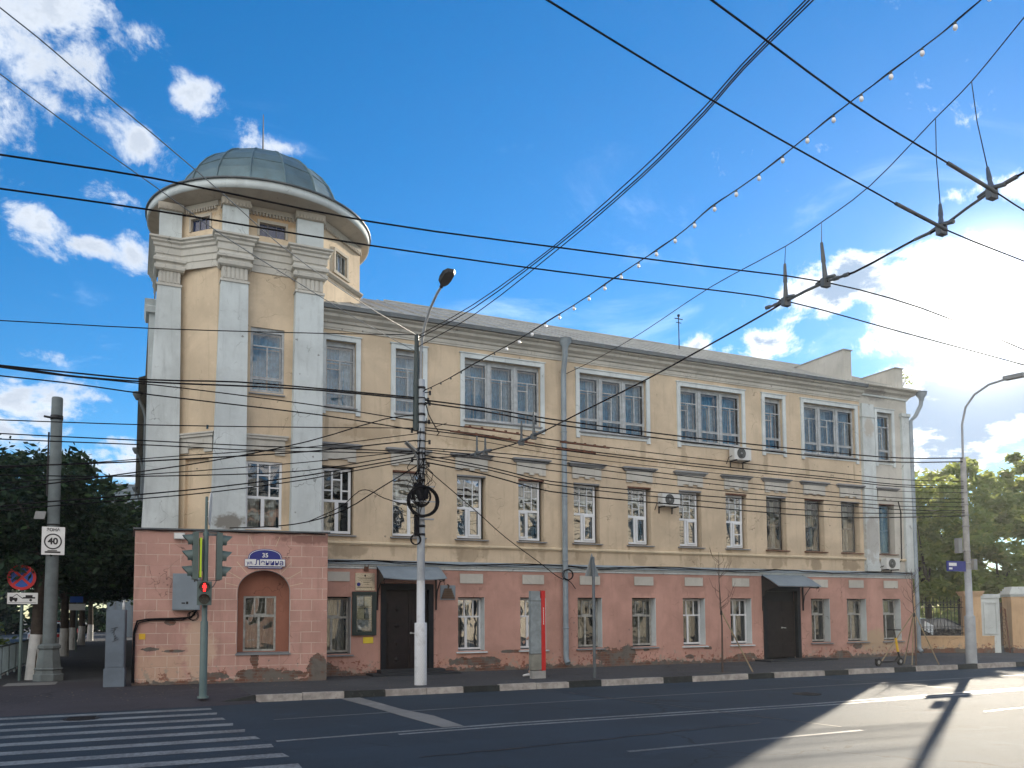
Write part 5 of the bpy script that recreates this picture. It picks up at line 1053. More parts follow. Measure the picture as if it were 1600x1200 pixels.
mb = MB(); mb.box(-.06, .06, -.03, .02, 0, .12); mb.build('plate', 'rust', e); mb = MB(); mb.tube([(-.04, -.03, .1), (-.06, -.08, .2)], .008, 5); mb.tube([(.04, -.03, .1), (.07, -.08, .22)], .008, 5); mb.build('prong', 'rust', e)
# air conditioners
def ac(x, z, label, s=1., dark=False):
    e = empty('air_conditioner', (x, -.05, z)); tag(e, label, 'air conditioner', 'outdoor air conditioner units on the facade')
    mb = MB(); w_, h_, d_ = .36 * s, .44 * s, .26
    mb.box(-w_, w_, -d_ - .04, -.04, 0, h_); mb.build('casing', 'ac_white', e)
    mb = MB(); mb.disc((-.06, -d_ - .045, h_ / 2), (0, 1, 0), h_ * .42, .01, 24); g = mb.build('fan_grille', 'ac_dark', e)
    mb = MB()
    for k in range(4): mb.tube([(-.06 + h_ * .1 * (k + 1) * math.cos(a), -d_ - .055, h_ / 2 + h_ * .1 * (k + 1) * math.sin(a)) for a in [6.2832 * i / 16 for i in range(17)]], .004, 4)
    mb.disc((-.06, -d_ - .055, h_ / 2), (0, 1, 0), .035, .012, 12); mb.build('grille_ring', 'sign_back', g)
    mb = MB()
    for sx_ in (-w_ * .75, w_ * .75): mb.box(sx_ - .015, sx_ + .015, -d_ - .06, .05, -.04, -.002); mb.box(sx_ - .015, sx_ + .015, .02, .05, -.22, -.04)
    mb.tube([(-w_ - .02, -.2, h_ * .3), (-w_ - .08, -.1, h_ * .2), (-w_ - .08, .03, h_ * .2 - .2)], .014, 6); mb.build('bracket', 'iron', e)
ac(14.0, 6.99, 'white air conditioner just below the third floor windows'); ac(11.02, 5.26, 'white air conditioner with dark round fan between second floor windows', .95); ac(20.95, 3.38, 'pale air conditioner low on the whitish end bay near the corner', .95)
cab([(21.35, -.1, 3.5), (21.75, -.05, 3.75), (21.82, -.03, 5.6), (21.7, -.03, 6.0)], .02)

# red-edged information totem and the walker behind it
e = empty('information_totem', (4.64, -3.29, .13)); tag(e, 'worn grey information totem with a bright red edge on the pavement', 'information totem')
mb = MB(); mb.box(-.17, .12, -.07, .07, .26, 2.05); mb.box(-.17, .10, -.06, .06, 2.05, 2.24); p_ = mb.build('panel', 'info_panel', e)
mb = MB(); mb.box(.12, .23, -.09, .09, .2, 2.25); mb.build('red_edge', 'info_red', e)
mb = MB(); mb.box(-.15, .235, -.08, .08, -.01, .20); mb.build('foot', 'concrete', e); mb = MB(); mb.box(-.172, .119, -.075, .075, .22, .62); mb.build('lower_panel', 'info_base', e)
mb = MB(); mb.box(-.175, .12, -.078, .078, .62, .635); mb.box(-.175, .12, -.078, .078, 1.98, 1.99); mb.build('seam', 'iron', e)
mb = MB()
for r in range(26):
    z = 1.9 - r * .035; x = -.15
    while x < .09:
        q = random.uniform(.01, .04)
        if random.random() < .35: mb.box(x, min(.1, x + q), -.0725, -.0705, z, z + .007)
        x += q + .01
mb.build('print_rows', 'grey_trim', p_)
mb = MB()
for k in range(9): mb.box(.165, .185, -.0925, -.0905, 1.78 - k * .05, 1.78 - k * .05 + .033)
mb.build('edge_print', 'sign_white', e)
def skin_mesh(name, joints, edges, mat, sub=2):
    me = bpy.data.meshes.new(name); me.from_pydata([j[0] for j in joints], edges, [])
    o = bpy.data.objects.new(name, me); col.objects.link(o); md = o.modifiers.new('s', 'SKIN'); md.use_smooth_shade = True
    sv = me.skin_vertices[0].data
    for v, j in zip(sv, joints): v.radius = (j[1], j[2] if len(j) > 2 else j[1])
    sv[0].use_root = True; s2 = o.modifiers.new('d', 'SUBSURF'); s2.levels = sub; s2.render_levels = sub
    bpy.context.view_layer.update(); m2 = bpy.data.meshes.new_from_object(o.evaluated_get(bpy.context.evaluated_depsgraph_get())); bpy.data.objects.remove(o)
    for p in m2.polygons: p.use_smooth = True
    m2.materials.clear(); m2.materials.append(M[mat]); return m2
def person(loc, rz, label):
    e = empty('person', loc, rz); tag(e, label, 'person')      # walks towards local +x
    J = [((0, 0, .92), .13, .10), ((0, 0, 1.12), .12, .09), ((.02, 0, 1.36), .15, .10), ((.03, 0, 1.48), .06, .06), ((.06, 0, 1.60), .085, .085), ((.07, 0, 1.70), .08, .08),
         ((.03, .17, 1.38), .055), ((-.12, .2, 1.14), .042), ((-.02, .2, .92), .032), ((.03, -.17, 1.38), .055), ((.02, -.22, 1.10), .042), ((.22, -.2, .96), .032),
         ((0, .09, .86), .085), ((.16, .09, .50), .06), ((.27, .09, .09), .04), ((0, -.09, .86), .085), ((-.05, -.09, .50), .06), ((-.26, -.09, .14), .04), ((.12, 0, 1.615), .02, .02)]
    E_ = [(0, 1), (1, 2), (2, 3), (3, 4), (4, 5), (2, 6), (6, 7), (7, 8), (2, 9), (9, 10), (10, 11), (0, 12), (12, 13), (13, 14), (0, 15), (15, 16), (16, 17), (4, 18)]
    link_mesh('body', skin_mesh('body', J, E_, 'skin'), None, e)
    T = [(J[0][0], .15, .115), (J[1][0], .14, .105), (J[2][0], .17, .118), (J[6][0], .07), (J[7][0], .055), (J[9][0], .07), (J[10][0], .055)]
    link_mesh('shirt', skin_mesh('shirt', T, [(0, 1), (1, 2), (2, 3), (3, 4), (2, 5), (5, 6)], 'shirt'), None, e)
    T = [((0, 0, .96), .15, .115), (J[12][0], .10), (J[13][0], .078), ((.26, .09, .14), .06), (J[15][0], .10), (J[16][0], .078), ((-.235, -.09, .19), .06)]
    link_mesh('trousers', skin_mesh('trousers', T, [(0, 1), (1, 2), (2, 3), (0, 4), (4, 5), (5, 6)], 'jeans'), None, e)
    for (x, y, z, t) in ((.30, .09, .045, 0.), (-.24, -.09, .085, -.5)):
        c, s_ = math.cos(t), math.sin(t); m2 = skin_mesh('shoe', [((x - .05, y, z + .01), .05, .045), ((x + .06 * c, y, z + .06 * s_), .045, .04), ((x + .17 * c, y, z + .17 * s_ - .01), .04, .025)], [(0, 1), (1, 2)], 'shoe'); link_mesh('shoe', m2, None, e)
    for (x, y, z) in ((-.02, .2, .88), (.26, -.2, .95)):
        hj = [((x, y, z), .028, .02), ((x + .03, y, z - .05), .03, .018)] + [((x + .03 + k * .012 - .02, y + (k - 1.5) * .008, z - .10 - .006 * (k % 2)), .009) for k in range(4)] + [((x + .055, y, z - .045), .009), ((x + .075, y, z - .075), .008)]
        link_mesh('hand', skin_mesh('hand', hj, [(0, 1), (1, 2), (1, 3), (1, 4), (1, 5), (0, 6), (6, 7)], 'skin', 1), None, e)
    link_mesh('hair', skin_mesh('hair', [((.03, 0, 1.66), .088, .088), ((.045, 0, 1.735), .082, .082)], [(0, 1)], 'hair'), None, e); return e
person((4.98, -2.66, .135), math.pi, 'person in blue trousers and white trainers walking past behind the red edged totem')

# warning sign seen from behind
e = empty('warning_sign', (6.06, -3.81, .13)); tag(e, 'triangular warning sign seen from behind on a thin grey post at the kerb', 'road sign')
mb = MB(); mb.lathe((0, 0, 0), [(.04, -.02), (.038, 3.12), (0, 3.13)], 10); mb.build('post', 'dark_metal', e)
mb = MB(); t_ = R_(22); u = Vector((math.cos(t_) * .55, math.sin(t_) * .55 - .0, 0)); c0 = Vector((.0, .06, 0)); mb.prism([c0 + u * -.52 + Vector((0, 0, 2.62)), c0 + u * .52 + Vector((0, 0, 2.62)), c0 + Vector((0, 0, 3.22))], (-.01, .015, 0)); mb.box(-.16, .16, .03, .05, 2.78, 2.81); mb.build('triangle_plate', 'sign_back', e)

# kick scooter
e = empty('kick_scooter', (16.5, -3.9, .13), R_(3)); tag(e, 'dark rental kick scooter with yellow stem parked near the kerb', 'scooter')
for x in (-.5, .5):
    mb = MB(); mb.tube([(x, -.03, .12), (x, .03, .12)], .12, 20); wh = mb.build('wheel', 'tyre', e); mb = MB(); mb.tube([(x, -.034, .12), (x, .034, .12)], .06, 14); mb.build('rim', 'rim', wh)
mb = MB(); mb.box(-.38, .30, -.075, .075, .10, .15); mb.tube([(.28, 0, .14), (.42, 0, .26)], .035, 8); mb.tube([(-.38, 0, .14), (-.5, 0, .22), (-.62, 0, .2)], .025, 8); mb.build('deck', 'iron', e)
mb = MB(); mb.tube([(.50, 0, .14), (.42, 0, .45)], .035, 8); mb.build('fork', 'iron', e)
mb = MB(); mb.tube([(.42, 0, .42), (.33, 0, .85)], .04, 10); mb.build('stem', 'scooter_yellow', e)
mb = MB(); mb.tube([(.33, 0, .82), (.27, 0, 1.12)], .022, 8); mb.tube([(.27, -.24, 1.10), (.27, .24, 1.10)], .018, 8); mb.build('handlebar', 'iron', e)

# tall grey cabinet at the corner, bottle on top
e = empty('utility_cabinet', (-5.17, -.72, .13), ang); tag(e, 'tall narrow grey utility cabinet standing beside the pink corner', 'utility cabinet')
pm('cabinet_paint', (.125, .16, .20), .55, .15, 2., dirt=.35)
mb = MB(); mb.box(-.225, .225, -.16, .22, -.01, .42); mb.build('plinth', 'cabinet_paint', e)
mb = MB(); mb.box(-.20, .205, -.14, .2, .42, 1.80); bx_ = mb.build('casing', 'cabinet_paint', e); mb = MB(); mb.box(-.18, .185, -.152, -.14, .46, 1.76); dd = mb.build('door', 'cabinet_paint', e)
mb = MB()
for k in range(7): a = k * .9; mb.tube([(-.05 + .05 * math.sin(a), -.156, 1.05 + k * .05), (.03 + .05 * math.cos(a), -.156, 1.12 + k * .045), (-.02, -.156, 1.06 + k * .05)], .006, 4)
mb.build('scribble', 'sign_black', dd)
e = empty('plastic_bottle', (-5.02, -.72, 1.93)); tag(e, 'small clear plastic bottle standing on the tall grey cabinet', 'bottle'); mb = MB(); mb.lathe((0, 0, 0), [(0, 0), (.032, 0), (.033, .12), (.028, .15), (.012, .19), (.012, .205)], 12); mb.build('bottle_body', 'plastic_bottle', e); mb = MB(); mb.lathe((0, 0, .2), [(.015, 0), (.015, .02), (0, .02)], 10); mb.build('cap', 'sign_white', e)

# big concrete pole in a cast-iron foot, with speed plate
pm('shaded_concrete', (.135, .16, .165), .85, .2, 3., dirt=.35, bump=.3)  # copy of the concrete darkened to carry the shade of the trees
e = empty('concrete_pole', (-6.77, 2.18, .13)); tag(e, 'stout concrete pole in a cast octagonal foot at the shady side street', 'pole'); CP = e
mb = MB(); mb.lathe((0, 0, 0), [(.37, -.02), (.37, .16), (.33, .18), (.24, .80), (.28, .83), (.28, .90), (.20, .95)], 8, False, a0=.39); mb.lathe((0, 0, 0), [(.34, .28), (.36, .30), (.33, .33)], 8, False, a0=.39); mb.build('cast_foot', 'shaded_concrete', e)
mb = MB(); mb.lathe((0, 0, 0), [(.165, .9), (.15, 4), (.135, 7.42), (.12, 7.45), (0, 7.45)], 18); mb.build('shaft', 'shaded_concrete', e)
mb = MB(); clamp_ring(mb, .14, 6.9, .12); clamp_ring(mb, .15, 4.05, .04); clamp_ring(mb, .15, 3.35, .04); mb.tube([(-.14, 0, 6.9), (-.3, 0, 6.92)], .03, 8); mb.box(-.19, -.15, -.04, .02, 4.8, 6.5); mb.build('clamp', 'iron', e)
mb = MB(); mb.box(-.24, .29, -.20, -.18, 3.25, 3.98); sp_ = mb.build('speed_plate', 'sign_white', e); sp_['label'] = 'white speed zone plate'
mb = MB(); mb.tube([(.02 + .19 * math.cos(a), -.203, 3.60 + .19 * math.sin(a)) for a in [6.2832 * i / 32 for i in range(33)]], .016, 6); mb.build('plate_ring', 'sign_black', sp_)
LF = Fr((0, 0), (1, 0)); o = lettering('40', .23, LF, .02, .206, 3.60, 'sign_black', sp_, .008); o = lettering('ЗОНА', .11, LF, .02, .206, 3.90, 'sign_black', sp_, .003)
mb = MB(); mb.box(-.16, .2, -.206, -.203, 3.30, 3.34); mb.box(-.1, .12, -.206, -.203, 3.35, 3.37); mb.build('plate_picture', 'sign_black', sp_)
mb = MB(); mb.obox((-.30, -.1, 4.28), (.12, 0, 0), (0, .06, 0), (.02, 0, .10)); mb.build('speaker_box', 'sign_back', e)
# no-stopping sign
e = empty('no_stopping_sign', (-7.45, 2.48, .13)); tag(e, 'round blue and red no stopping sign above a tow truck plate', 'road sign')
mb = MB(); mb.lathe((0, 0, 0), [(.04, -.02), (.038, 2.9), (0, 2.91)], 10); mb.build('post', 'signal_green', e)
SF = Fr((0, 0), (1, 0)); c = SF.p(-.02, .06, 2.67)
mb = MB(); mb.disc(c, (0, 1, 0), .33, .015, 36); dk = mb.build('round_plate', 'sign_red', e)
mb = MB(); mb.disc(c + Vector((0, -.009, 0)), (0, 1, 0), .255, .006, 36); mb.build('blue_field', 'sign_blue_round', dk)
mb = MB()
for s_ in (1, -1): v = Vector((.707 * s_, 0, .707)); mb.obox(c + Vector((0, -.0145 - .001 * s_, 0)), v * .27, Vector((-.707 * s_, 0, .707)).cross(Vector((0, 1, 0))).cross(Vector((0, 1, 0))) * .0 + Vector((.707 * -s_, 0, .707)) * .032, Vector((0, .0025, 0)))
mb.build('red_cross', 'sign_red', dk)
mb = MB(); SF.box(mb, -.33, .36, .05, .065, 1.98, 2.27); tp = mb.build('tow_plate', 'sign_white', e)
mb = MB(); d1, d2_ = .066, .069
for q in ((-.28, -.10, 2.08, 2.14), (-.28, -.20, 2.13, 2.17), (.02, .30, 2.12, 2.16), (.08, .24, 2.16, 2.21), (-.3, .33, 2.015, 2.022)): SF.box(mb, q[0], q[1], d1, d2_, q[2], q[3])
for x, z in ((-.14, 2.07), (-.24, 2.07), (.20, 2.08)): mb.disc(SF.p(x, .068, z), (0, 1, 0), .032, .004, 12)
mb.tube([SF.p(-.22, .068, 2.15), SF.p(-.12, .068, 2.235), SF.p(.02, .068, 2.12)], .008, 5); mb.build('tow_picture', 'sign_black', tp)
# far no-parking sign
e = empty('parking_sign', (-7.2, 22, .13)); tag(e, 'small distant parking sign with white plate down the shady side street', 'road sign')
mb = MB(); mb.lathe((0, 0, 0), [(.04, -.02), (.04, 2.6)], 8); mb.build('post', 'signal_green', e); mb = MB(); mb.box(-.35, .35, -.06, -.04, 1.95, 2.25); mb.build('plate', 'sign_white', e); mb = MB(); mb.box(-.3, .25, -.06, -.04, 2.32, 2.6); mb.build('plate', 'sign_blue_round', e)
# pedestrian railing
e = empty('railing', (-8.0, 2.0, .13)); tag(e, 'pale metal pedestrian railing along the side street kerb', 'railing')
mb = MB(); mb.tube([(0, 0, .86), (0, 12, .86)], .025, 6); mb.tube([(0, 0, .12), (0, 12, .12)], .02, 6); mb.build('rail', 'rail_paint', e)
mb = MB()
for k in range(9): mb.tube([(0, k * 1.5, -.02), (0, k * 1.5, .9)], .03, 8)
mb.build('railing_post', 'rail_paint', e)
mb = MB()
for k in range(100): mb.box(-.008, .008, k * .12 + .03, k * .12 + .05, .12, .86)
o = mb.build('baluster', 'rail_paint', e); o['kind'] = 'stuff'
mb = MB(); mb.box(-14, -8.1, 1.2, 1.24, .1, .9)

# antenna and small shrub on the roof
e = empty('roof_antenna', (13.9, 3.0, 11.8)); tag(e, 'thin dark antenna mast on the metal roof', 'antenna'); mb = MB(); mb.tube([(0, 0, 0), (0, 0, 1.35)], .02, 6); mb.build('mast', 'cable', e); mb = MB(); mb.tube([(-.18, 0, 1.2), (.18, 0, 1.2)], .02, 5); mb.tube([(-.12, 0, 1.05), (.12, 0, 1.05)], .015, 5); mb.disc((0, 0, 1.33), (0, 0, 1), .05, .07, 8); mb.build('crossbar', 'cable', e)

# ================================================================ wires
SPL = []
def sub(pts, k=3):
    P = [Vector(p) for p in pts]; n = len(P); T = []
    for i in range(n):
        a, b = P[max(i - 1, 0)], P[min(i + 1, n - 1)]; d = (b - a); d = d.normalized() if d.length > 1e-9 else d
        T.append((d, (P[i] - a).length if i else (b - P[i]).length, (b - P[i]).length if i < n - 1 else (P[i] - a).length))
    out = []
    for i in range(n - 1):
        L_ = (P[i + 1] - P[i]).length; m0, m1 = T[i][0] * L_, T[i + 1][0] * L_
        for j in range(k):
            t = j / k; out.append(P[i] * (2 * t ** 3 - 3 * t * t + 1) + m0 * (t ** 3 - 2 * t * t + t) + P[i + 1] * (3 * t * t - 2 * t ** 3) + m1 * (t ** 3 - t * t))
    out.append(P[-1]); return out
groups = {}
for g, p, r in WIRES: groups.setdefault(g, []).append((p, r))
def wire(name, pts, r, label, cat='cable', group=None, mat='cable'):
    mb = MB(); mb.tube(sub(pts), r, 6); return tag(mb.build(name, mat), label, cat, group)
LS = sorted(groups['L'], key=lambda q: -q[0][-1][2])
for i, (p, r) in enumerate(LS):
    p = [(1.38, -3.75, p[0][2])] + p; sl_ = (p[-1][2] - p[-3][2]) / (p[-1][0] - p[-3][0]) * .3; p = p + [(-14, -3.75, p[-1][2] + sl_ * (-6)), (-22, -3.75, p[-1][2] + .1)]
    wire('overhead_cable', p, r, '%s of the black cables leaving the left edge for the metal utility pole' % ORD[i if i < len(LS) - 1 else 14], 'cable', 'cables running left from the utility pole')
RS = sorted(groups['R'], key=lambda q: -q[0][-1][2])
for i, (p, r) in enumerate(RS):
    p = [(1.38, -3.75, p[0][2])] + [(x, y + max(0, (x - 13.5)) * .1, z) for x, y, z in p[:-1]] + [(19.48, -4.48, 1.77 + (p[-1][2] - 1.77) * 1.035)]
    wire('overhead_cable', p, r, '%s of the cables strung between the utility pole and the street lamp' % ORD[i if i < len(RS) - 1 else 14], 'cable', 'cables running right from the utility pole')
for i, (p, r) in enumerate(groups['T']):
    wire('trolley_wire', [(-30, p[0][1], p[0][2] - .1)] + p + [(30, p[0][1], 5.3)], r, ['upper', 'lower'][i] + ' of two trolley wires passing in front of the tower eaves', 'trolley wire', 'trolley wires along the street')
for i, (p, r) in enumerate(groups['U']):
    d = (Vector(p[-1]) - Vector(p[0])); wire('trolley_wire', [Vector(p[0]) - d * 2] + p + [Vector(p[-1]) + d * 2], r, ['nearer the roof', 'nearer the top right corner'][i] + ', one of two trolley wires sloping down to the sun', 'trolley wire', 'trolley wires sloping across the sky')
CW = wire('span_wire', [(1.38, -3.75, 5.5)] + groups['C'][0][0] + [(3.0, -21, 6.2)], .012, 'span wire with chain insulators holding up both trolley wire pairs', 'span wire')
wire('carrier_wire', [(7.3, -.02, 9.25)] + groups['D'][0][0][1:] + [(4.8, -19, 9.8)], .009, 'thin carrier wire from the drainpipe up to the right, droppers hanging from it', 'carrier wire')
for i, (p, r) in enumerate(groups['E']):
    d = Vector(p[-1]) - Vector(p[-2]); wire('overhead_cable', [(1.3, -3.74, p[0][2])] + p[1:] + [Vector(p[-1]) + d * 8], r, ['thickest cable', 'thin upper cable', 'thin lower cable'][i] + ' of the bundle rising right from the pole top to the top edge', 'cable', 'cable bundle rising over the road')
for i, (p, r) in enumerate(groups['G']):
    d = Vector(p[-1]) - Vector(p[-2]); wire('overhead_cable', [(1.26, -3.74, p[0][2])] + p[1:] + [Vector(p[-1]) + d * 8], r, ['upper', 'lower'][i] + ' shiny steel wire crossing the dome to the top left corner', 'cable', 'steel wires over the tower', 'cable' if 0 else 'steel_dark')
p = groups['K'][0][0]; wire('service_cable', [(1.46, -3.78, 5.3)] + p[1:] + [(7.1, -.26, 2.85), (7.35, -.2, 2.75), (7.6, -.06, 2.55)], .012, 'black cable slanting down from the utility pole to the grey drainpipe', 'cable')
p = groups['J'][0][0]; wire('service_cable', [(1.38, -3.75, 5.4)] + p[1:], .014, 'black cable drooping from the utility pole to the top of the pink corner block', 'cable')
p = groups['J2'][0][0]; wire('service_cable', [(1.3, -3.8, 4.3)] + p[1:], .011, 'black looping cable humping up beside the coil on the utility pole', 'cable')
# insulator sticks and droppers of the span
def dropper(a, b, top, label):
    e = empty('insulated_hanger', b); tag(e, label, 'insulated hanger', 'hangers on the span wire'); a = Vector(a); b0 = Vector(b); o = b0
    mid = b0.lerp(a, .16 if top else 1.)
    mb = MB(); mb.tube([Vector((0, 0, .02)), (mid - o) * .45, (mid - o) * .5, mid - o], [.032, .020, .026, .016], 8); mb.build('insulator_stick', 'dark_metal', e)
    if top: mb = MB(); mb.tube([mid - o, (mid + a) / 2 - o + Vector((.03, .04, 0)), a - o], .006, 5); mb.build('dropper_wire', 'cable', e)
    mb = MB(); mb.tube([Vector((0, -.14, .0)), Vector((0, 0, .03)), Vector((0, .14, -.0))], .022, 6); mb.obox((0, 0, -.03), (.05, 0, 0), (0, .03, 0), (0, 0, .05)); mb.build('clamp', 'dark_metal', e)
dropper((5.74, -11.38, 8.38), (2.33, -14.97, 5.60), False, 'insulated hanger left of the other stick on the span near the sunlit cloud') if False else None
for q, tp_, lb in (((2.33, -14.97, 5.59), (2.33, -14.97, 6.04), 'left upright insulator stick of the pair against the bright cloud'), ((2.38, -15.56, 5.62), (2.37, -15.53, 6.08), 'right upright insulator stick of the pair against the bright cloud'),
                   ((1.63, -6.68, 5.13), (1.63, -6.68, 5.50), 'upright insulator stick nearest the utility pole on the span wire'), ((1.66, -7.06, 5.10), (1.66, -7.06, 5.38), 'upright insulator stick second from the utility pole on the span wire'),
                   ((1.78, -8.54, 5.04), (1.78, -8.55, 5.42), 'upright insulator stick third from the utility pole, in front of a window sill'), ((1.82, -8.99, 5.07), (1.82, -8.99, 5.50), 'upright insulator stick fourth from the utility pole, beside the drainpipe')):
    dropper(tp_, q, False, lb)
for q, a, lb in (((2.50, -16.99, 5.65), (5.28, -14.85, 8.71), 'left hanger with long dropper wire on the pair beside the sun'), ((2.54, -17.51, 5.79), (5.2, -15.47, 8.85), 'right hanger with long dropper wire on the pair beside the sun')):
    dropper(a, q, True, lb)
mb = MB(); mb.tube([(2.33, -14.97, 6.04), (5.74, -11.38, 8.38)], .005, 5); tag(mb.build('dropper_wire', 'cable'), 'left thin dropper wire above the insulator pair by the cloud', 'dropper wire')
mb = MB(); mb.tube([(2.37, -15.53, 6.08), (5.61, -12.37, 8.36)], .005, 5); tag(mb.build('dropper_wire', 'cable'), 'right thin dropper wire above the insulator pair by the cloud', 'dropper wire')
# chain links, splints on the span and rusty section insulators in the cables
def along(pts, t):
    P = [Vector(p) for p in pts]; L_ = [0]
    for a, b in zip(P, P[1:]): L_.append(L_[-1] + (b - a).length)
    s_ = t * L_[-1]
    for i in range(len(P) - 1):
        if L_[i + 1] >= s_: return P[i].lerp(P[i + 1], (s_ - L_[i]) / max(1e-6, L_[i + 1] - L_[i]))
    return P[-1]
cp = groups['C'][0][0]
mb = MB()
for i in (9, 12): 
    a = Vector(cp[i]); b = Vector(cp[i + 1]) if i == 12 else Vector(cp[9]); d = (Vector(cp[13]) - Vector(cp[12])).normalized()
    for k in range(4): c = (Vector(cp[12]) + d * (.08 + k * .07)) if i == 12 else (Vector(cp[10]) - d * (.08 + k * .07)); mb.tube([c - d * .035, c + d * .035], .024 if k % 2 else .015, 6)
for pp, r_ in (([Vector(cp[10]), Vector(cp[11]), Vector(cp[12])], .018), ([cp[14], Vector(cp[14]).lerp(Vector(cp[15]), .6)], .017), ([cp[15], cp[16], cp[17]], .015), ([Vector(cp[17]).lerp(Vector(cp[18]), .3), Vector(cp[17]).lerp(Vector(cp[18]), .8)], .022), ([(1.61, -6.4, 5.14), (1.66, -7.1, 5.10), (1.69, -7.3, 5.09)], .03), ([(1.77, -8.45, 5.03), (1.86, -9.4, 5.08)], .025)):
    m2 = MB(); m2.tube(pp, r_, 6); m2.build('splice_rod', 'dark_metal', CW)
mb.build('chain_insulator', 'dark_metal', CW)
for (q0, q1, lb) in (((2.45, -3.83, 6.37), (4.0, -3.95, 6.27), 'rusty section bar on the upper of the cables right of the pole'), ((2.1, -3.81, 6.23), (4.3, -3.98, 6.07), 'long rusty section bar on the middle cable right of the pole'), ((5.0, -4.03, 6.16), (6.4, -4.14, 6.09), 'rusty section bar across the upper part of the drainpipe'), ((4.9, -4.03, 5.98), (6.0, -4.11, 5.93), 'lower rusty section bar just before the drainpipe')):
    mb = MB(); a, b = Vector(q0), Vector(q1); mb.tube([a, b], .022, 6)
    for k in range(5): c = a.lerp(b, .1 + k * .2); mb.obox(c + Vector((0, 0, .02)), (.03, 0, 0), (0, .015, 0), (0, 0, .03))
    tag(mb.build('section_insulator', 'rust'), lb, 'section insulator', 'rusty section bars in the wires')
for (g_, i0, t0, t1, lb) in (('U', 0, .52, .63, 'grey section bar on the lower sloping trolley wire beside the sun'), ('U', 1, .55, .70, 'grey section bar on the upper sloping trolley wire near the top right')):
    p = groups[g_][i0][0]; mb = MB(); mb.tube([along(p, t0), along(p, t1)], .019, 6); tag(mb.build('section_insulator', 'dark_metal'), lb, 'section insulator', 'grey section bars on the sloping trolley wires')
# string of festoon bulbs
fp_ = groups['F'][0][0]; e = empty('festoon_lights', (1.44, -3.95, 7.1)); tag(e, 'string of white festoon bulbs slanting up from the utility pole to the top right', 'string lights')
fo = Vector(e.location); d = Vector(fp_[-1]) - Vector(fp_[-2]); FP = [Vector((1.40, -3.8, 7.13))] + [Vector(q) for q in fp_] + [Vector(fp_[-1]) + d * 6]
mb = MB(); mb.tube([q - fo for q in sub(FP)], .010, 6); mb.tube([q - fo + Vector((.008, 0, .012 + .012 * math.sin(i))) for i, q in enumerate(sub(FP))], .005, 4); mb.build('cable', 'cable', e)
BX = [(1.50, 7), (1.56, 7), (1.66, 7), (1.76, 7), (1.87, 7)]
S = [Vector(q) for q in fp_]; tot = sum((b - a).length for a, b in zip(S, S[1:])); nb = 31
bm_, sm_ = None, None
for k in range(nb):
    q = along(S, (k + .4) / nb); lit = k >= 7
    if bm_ is None:
        m1 = MB(); m1.lathe((0, 0, 0), [(0, -.105), (.016, -.103), (.028, -.085), (.031, -.07), (.026, -.05), (.016, -.03)], 10); bm_ = m1
    m2 = MB(); m2.tube([(0, 0, 0), (0, 0, -.045)], [.016, .022], 8)
    if k == 0: so_ = m2.build('bulb_socket', 'bulb_socket', e); so_.location = q - fo; s_mesh = so_.data
    else: so_ = bpy.data.objects.new('bulb_socket', s_mesh); col.objects.link(so_); so_.parent = e; so_.location = q - fo
    if k == 7: bo = bm_.build('bulb', 'bulb_glass', so_); b_mesh = bo.data
    elif k > 7: bo = bpy.data.objects.new('bulb', b_mesh); col.objects.link(bo); bo.parent = so_

# ================================================================ trees
def leaf_mesh(name, blobs, n, size, mat, clump=.45, flat=.5):
    """leaf-sized faces gathered in clumps round the crown's branch ends"""
    V = []; cl = []
    for (cx, cy, cz, rx, ry, rz_, w_) in blobs:
        for k in range(int(w_)):
            d = rng.normal(size=3); d /= np.linalg.norm(d); r = rng.uniform(.45, 1.08) ** .7
            if d[2] < -.3: d[2] *= .6
            cl.append((cx + d[0] * rx * r, cy + d[1] * ry * r, cz + d[2] * rz_ * r, rng.uniform(.55, 1.3) * clump))
    cl = np.array(cl); idx = rng.integers(0, len(cl), n); c = cl[idx]
    p = c[:, :3] + rng.normal(size=(n, 3)) * c[:, 3:4] * np.array([.62, .62, .62 * flat + .1])
    a = rng.normal(size=(n, 3)); a[:, 2] *= .5; a /= np.linalg.norm(a, axis=1)[:, None]; b = np.cross(a, rng.normal(size=(n, 3))); b /= np.linalg.norm(b, axis=1)[:, None]
    s_ = size * rng.uniform(.45, 1.6, n)[:, None]
    v = np.stack([p - a * s_, p - b * s_ * .42, p + a * s_, p + b * s_ * .42], 1).reshape(-1, 3)
    me = bpy.data.meshes.new(name); me.vertices.add(len(v)); me.vertices.foreach_set('co', v.ravel()); me.loops.add(n * 4); me.loops.foreach_set('vertex_index', np.arange(n * 4)); me.polygons.add(n)
    me.polygons.foreach_set('loop_start', np.arange(n) * 4); me.polygons.foreach_set('loop_total', np.full(n, 4)); me.update(calc_edges=True); me.materials.append(M[mat]); return me, cl
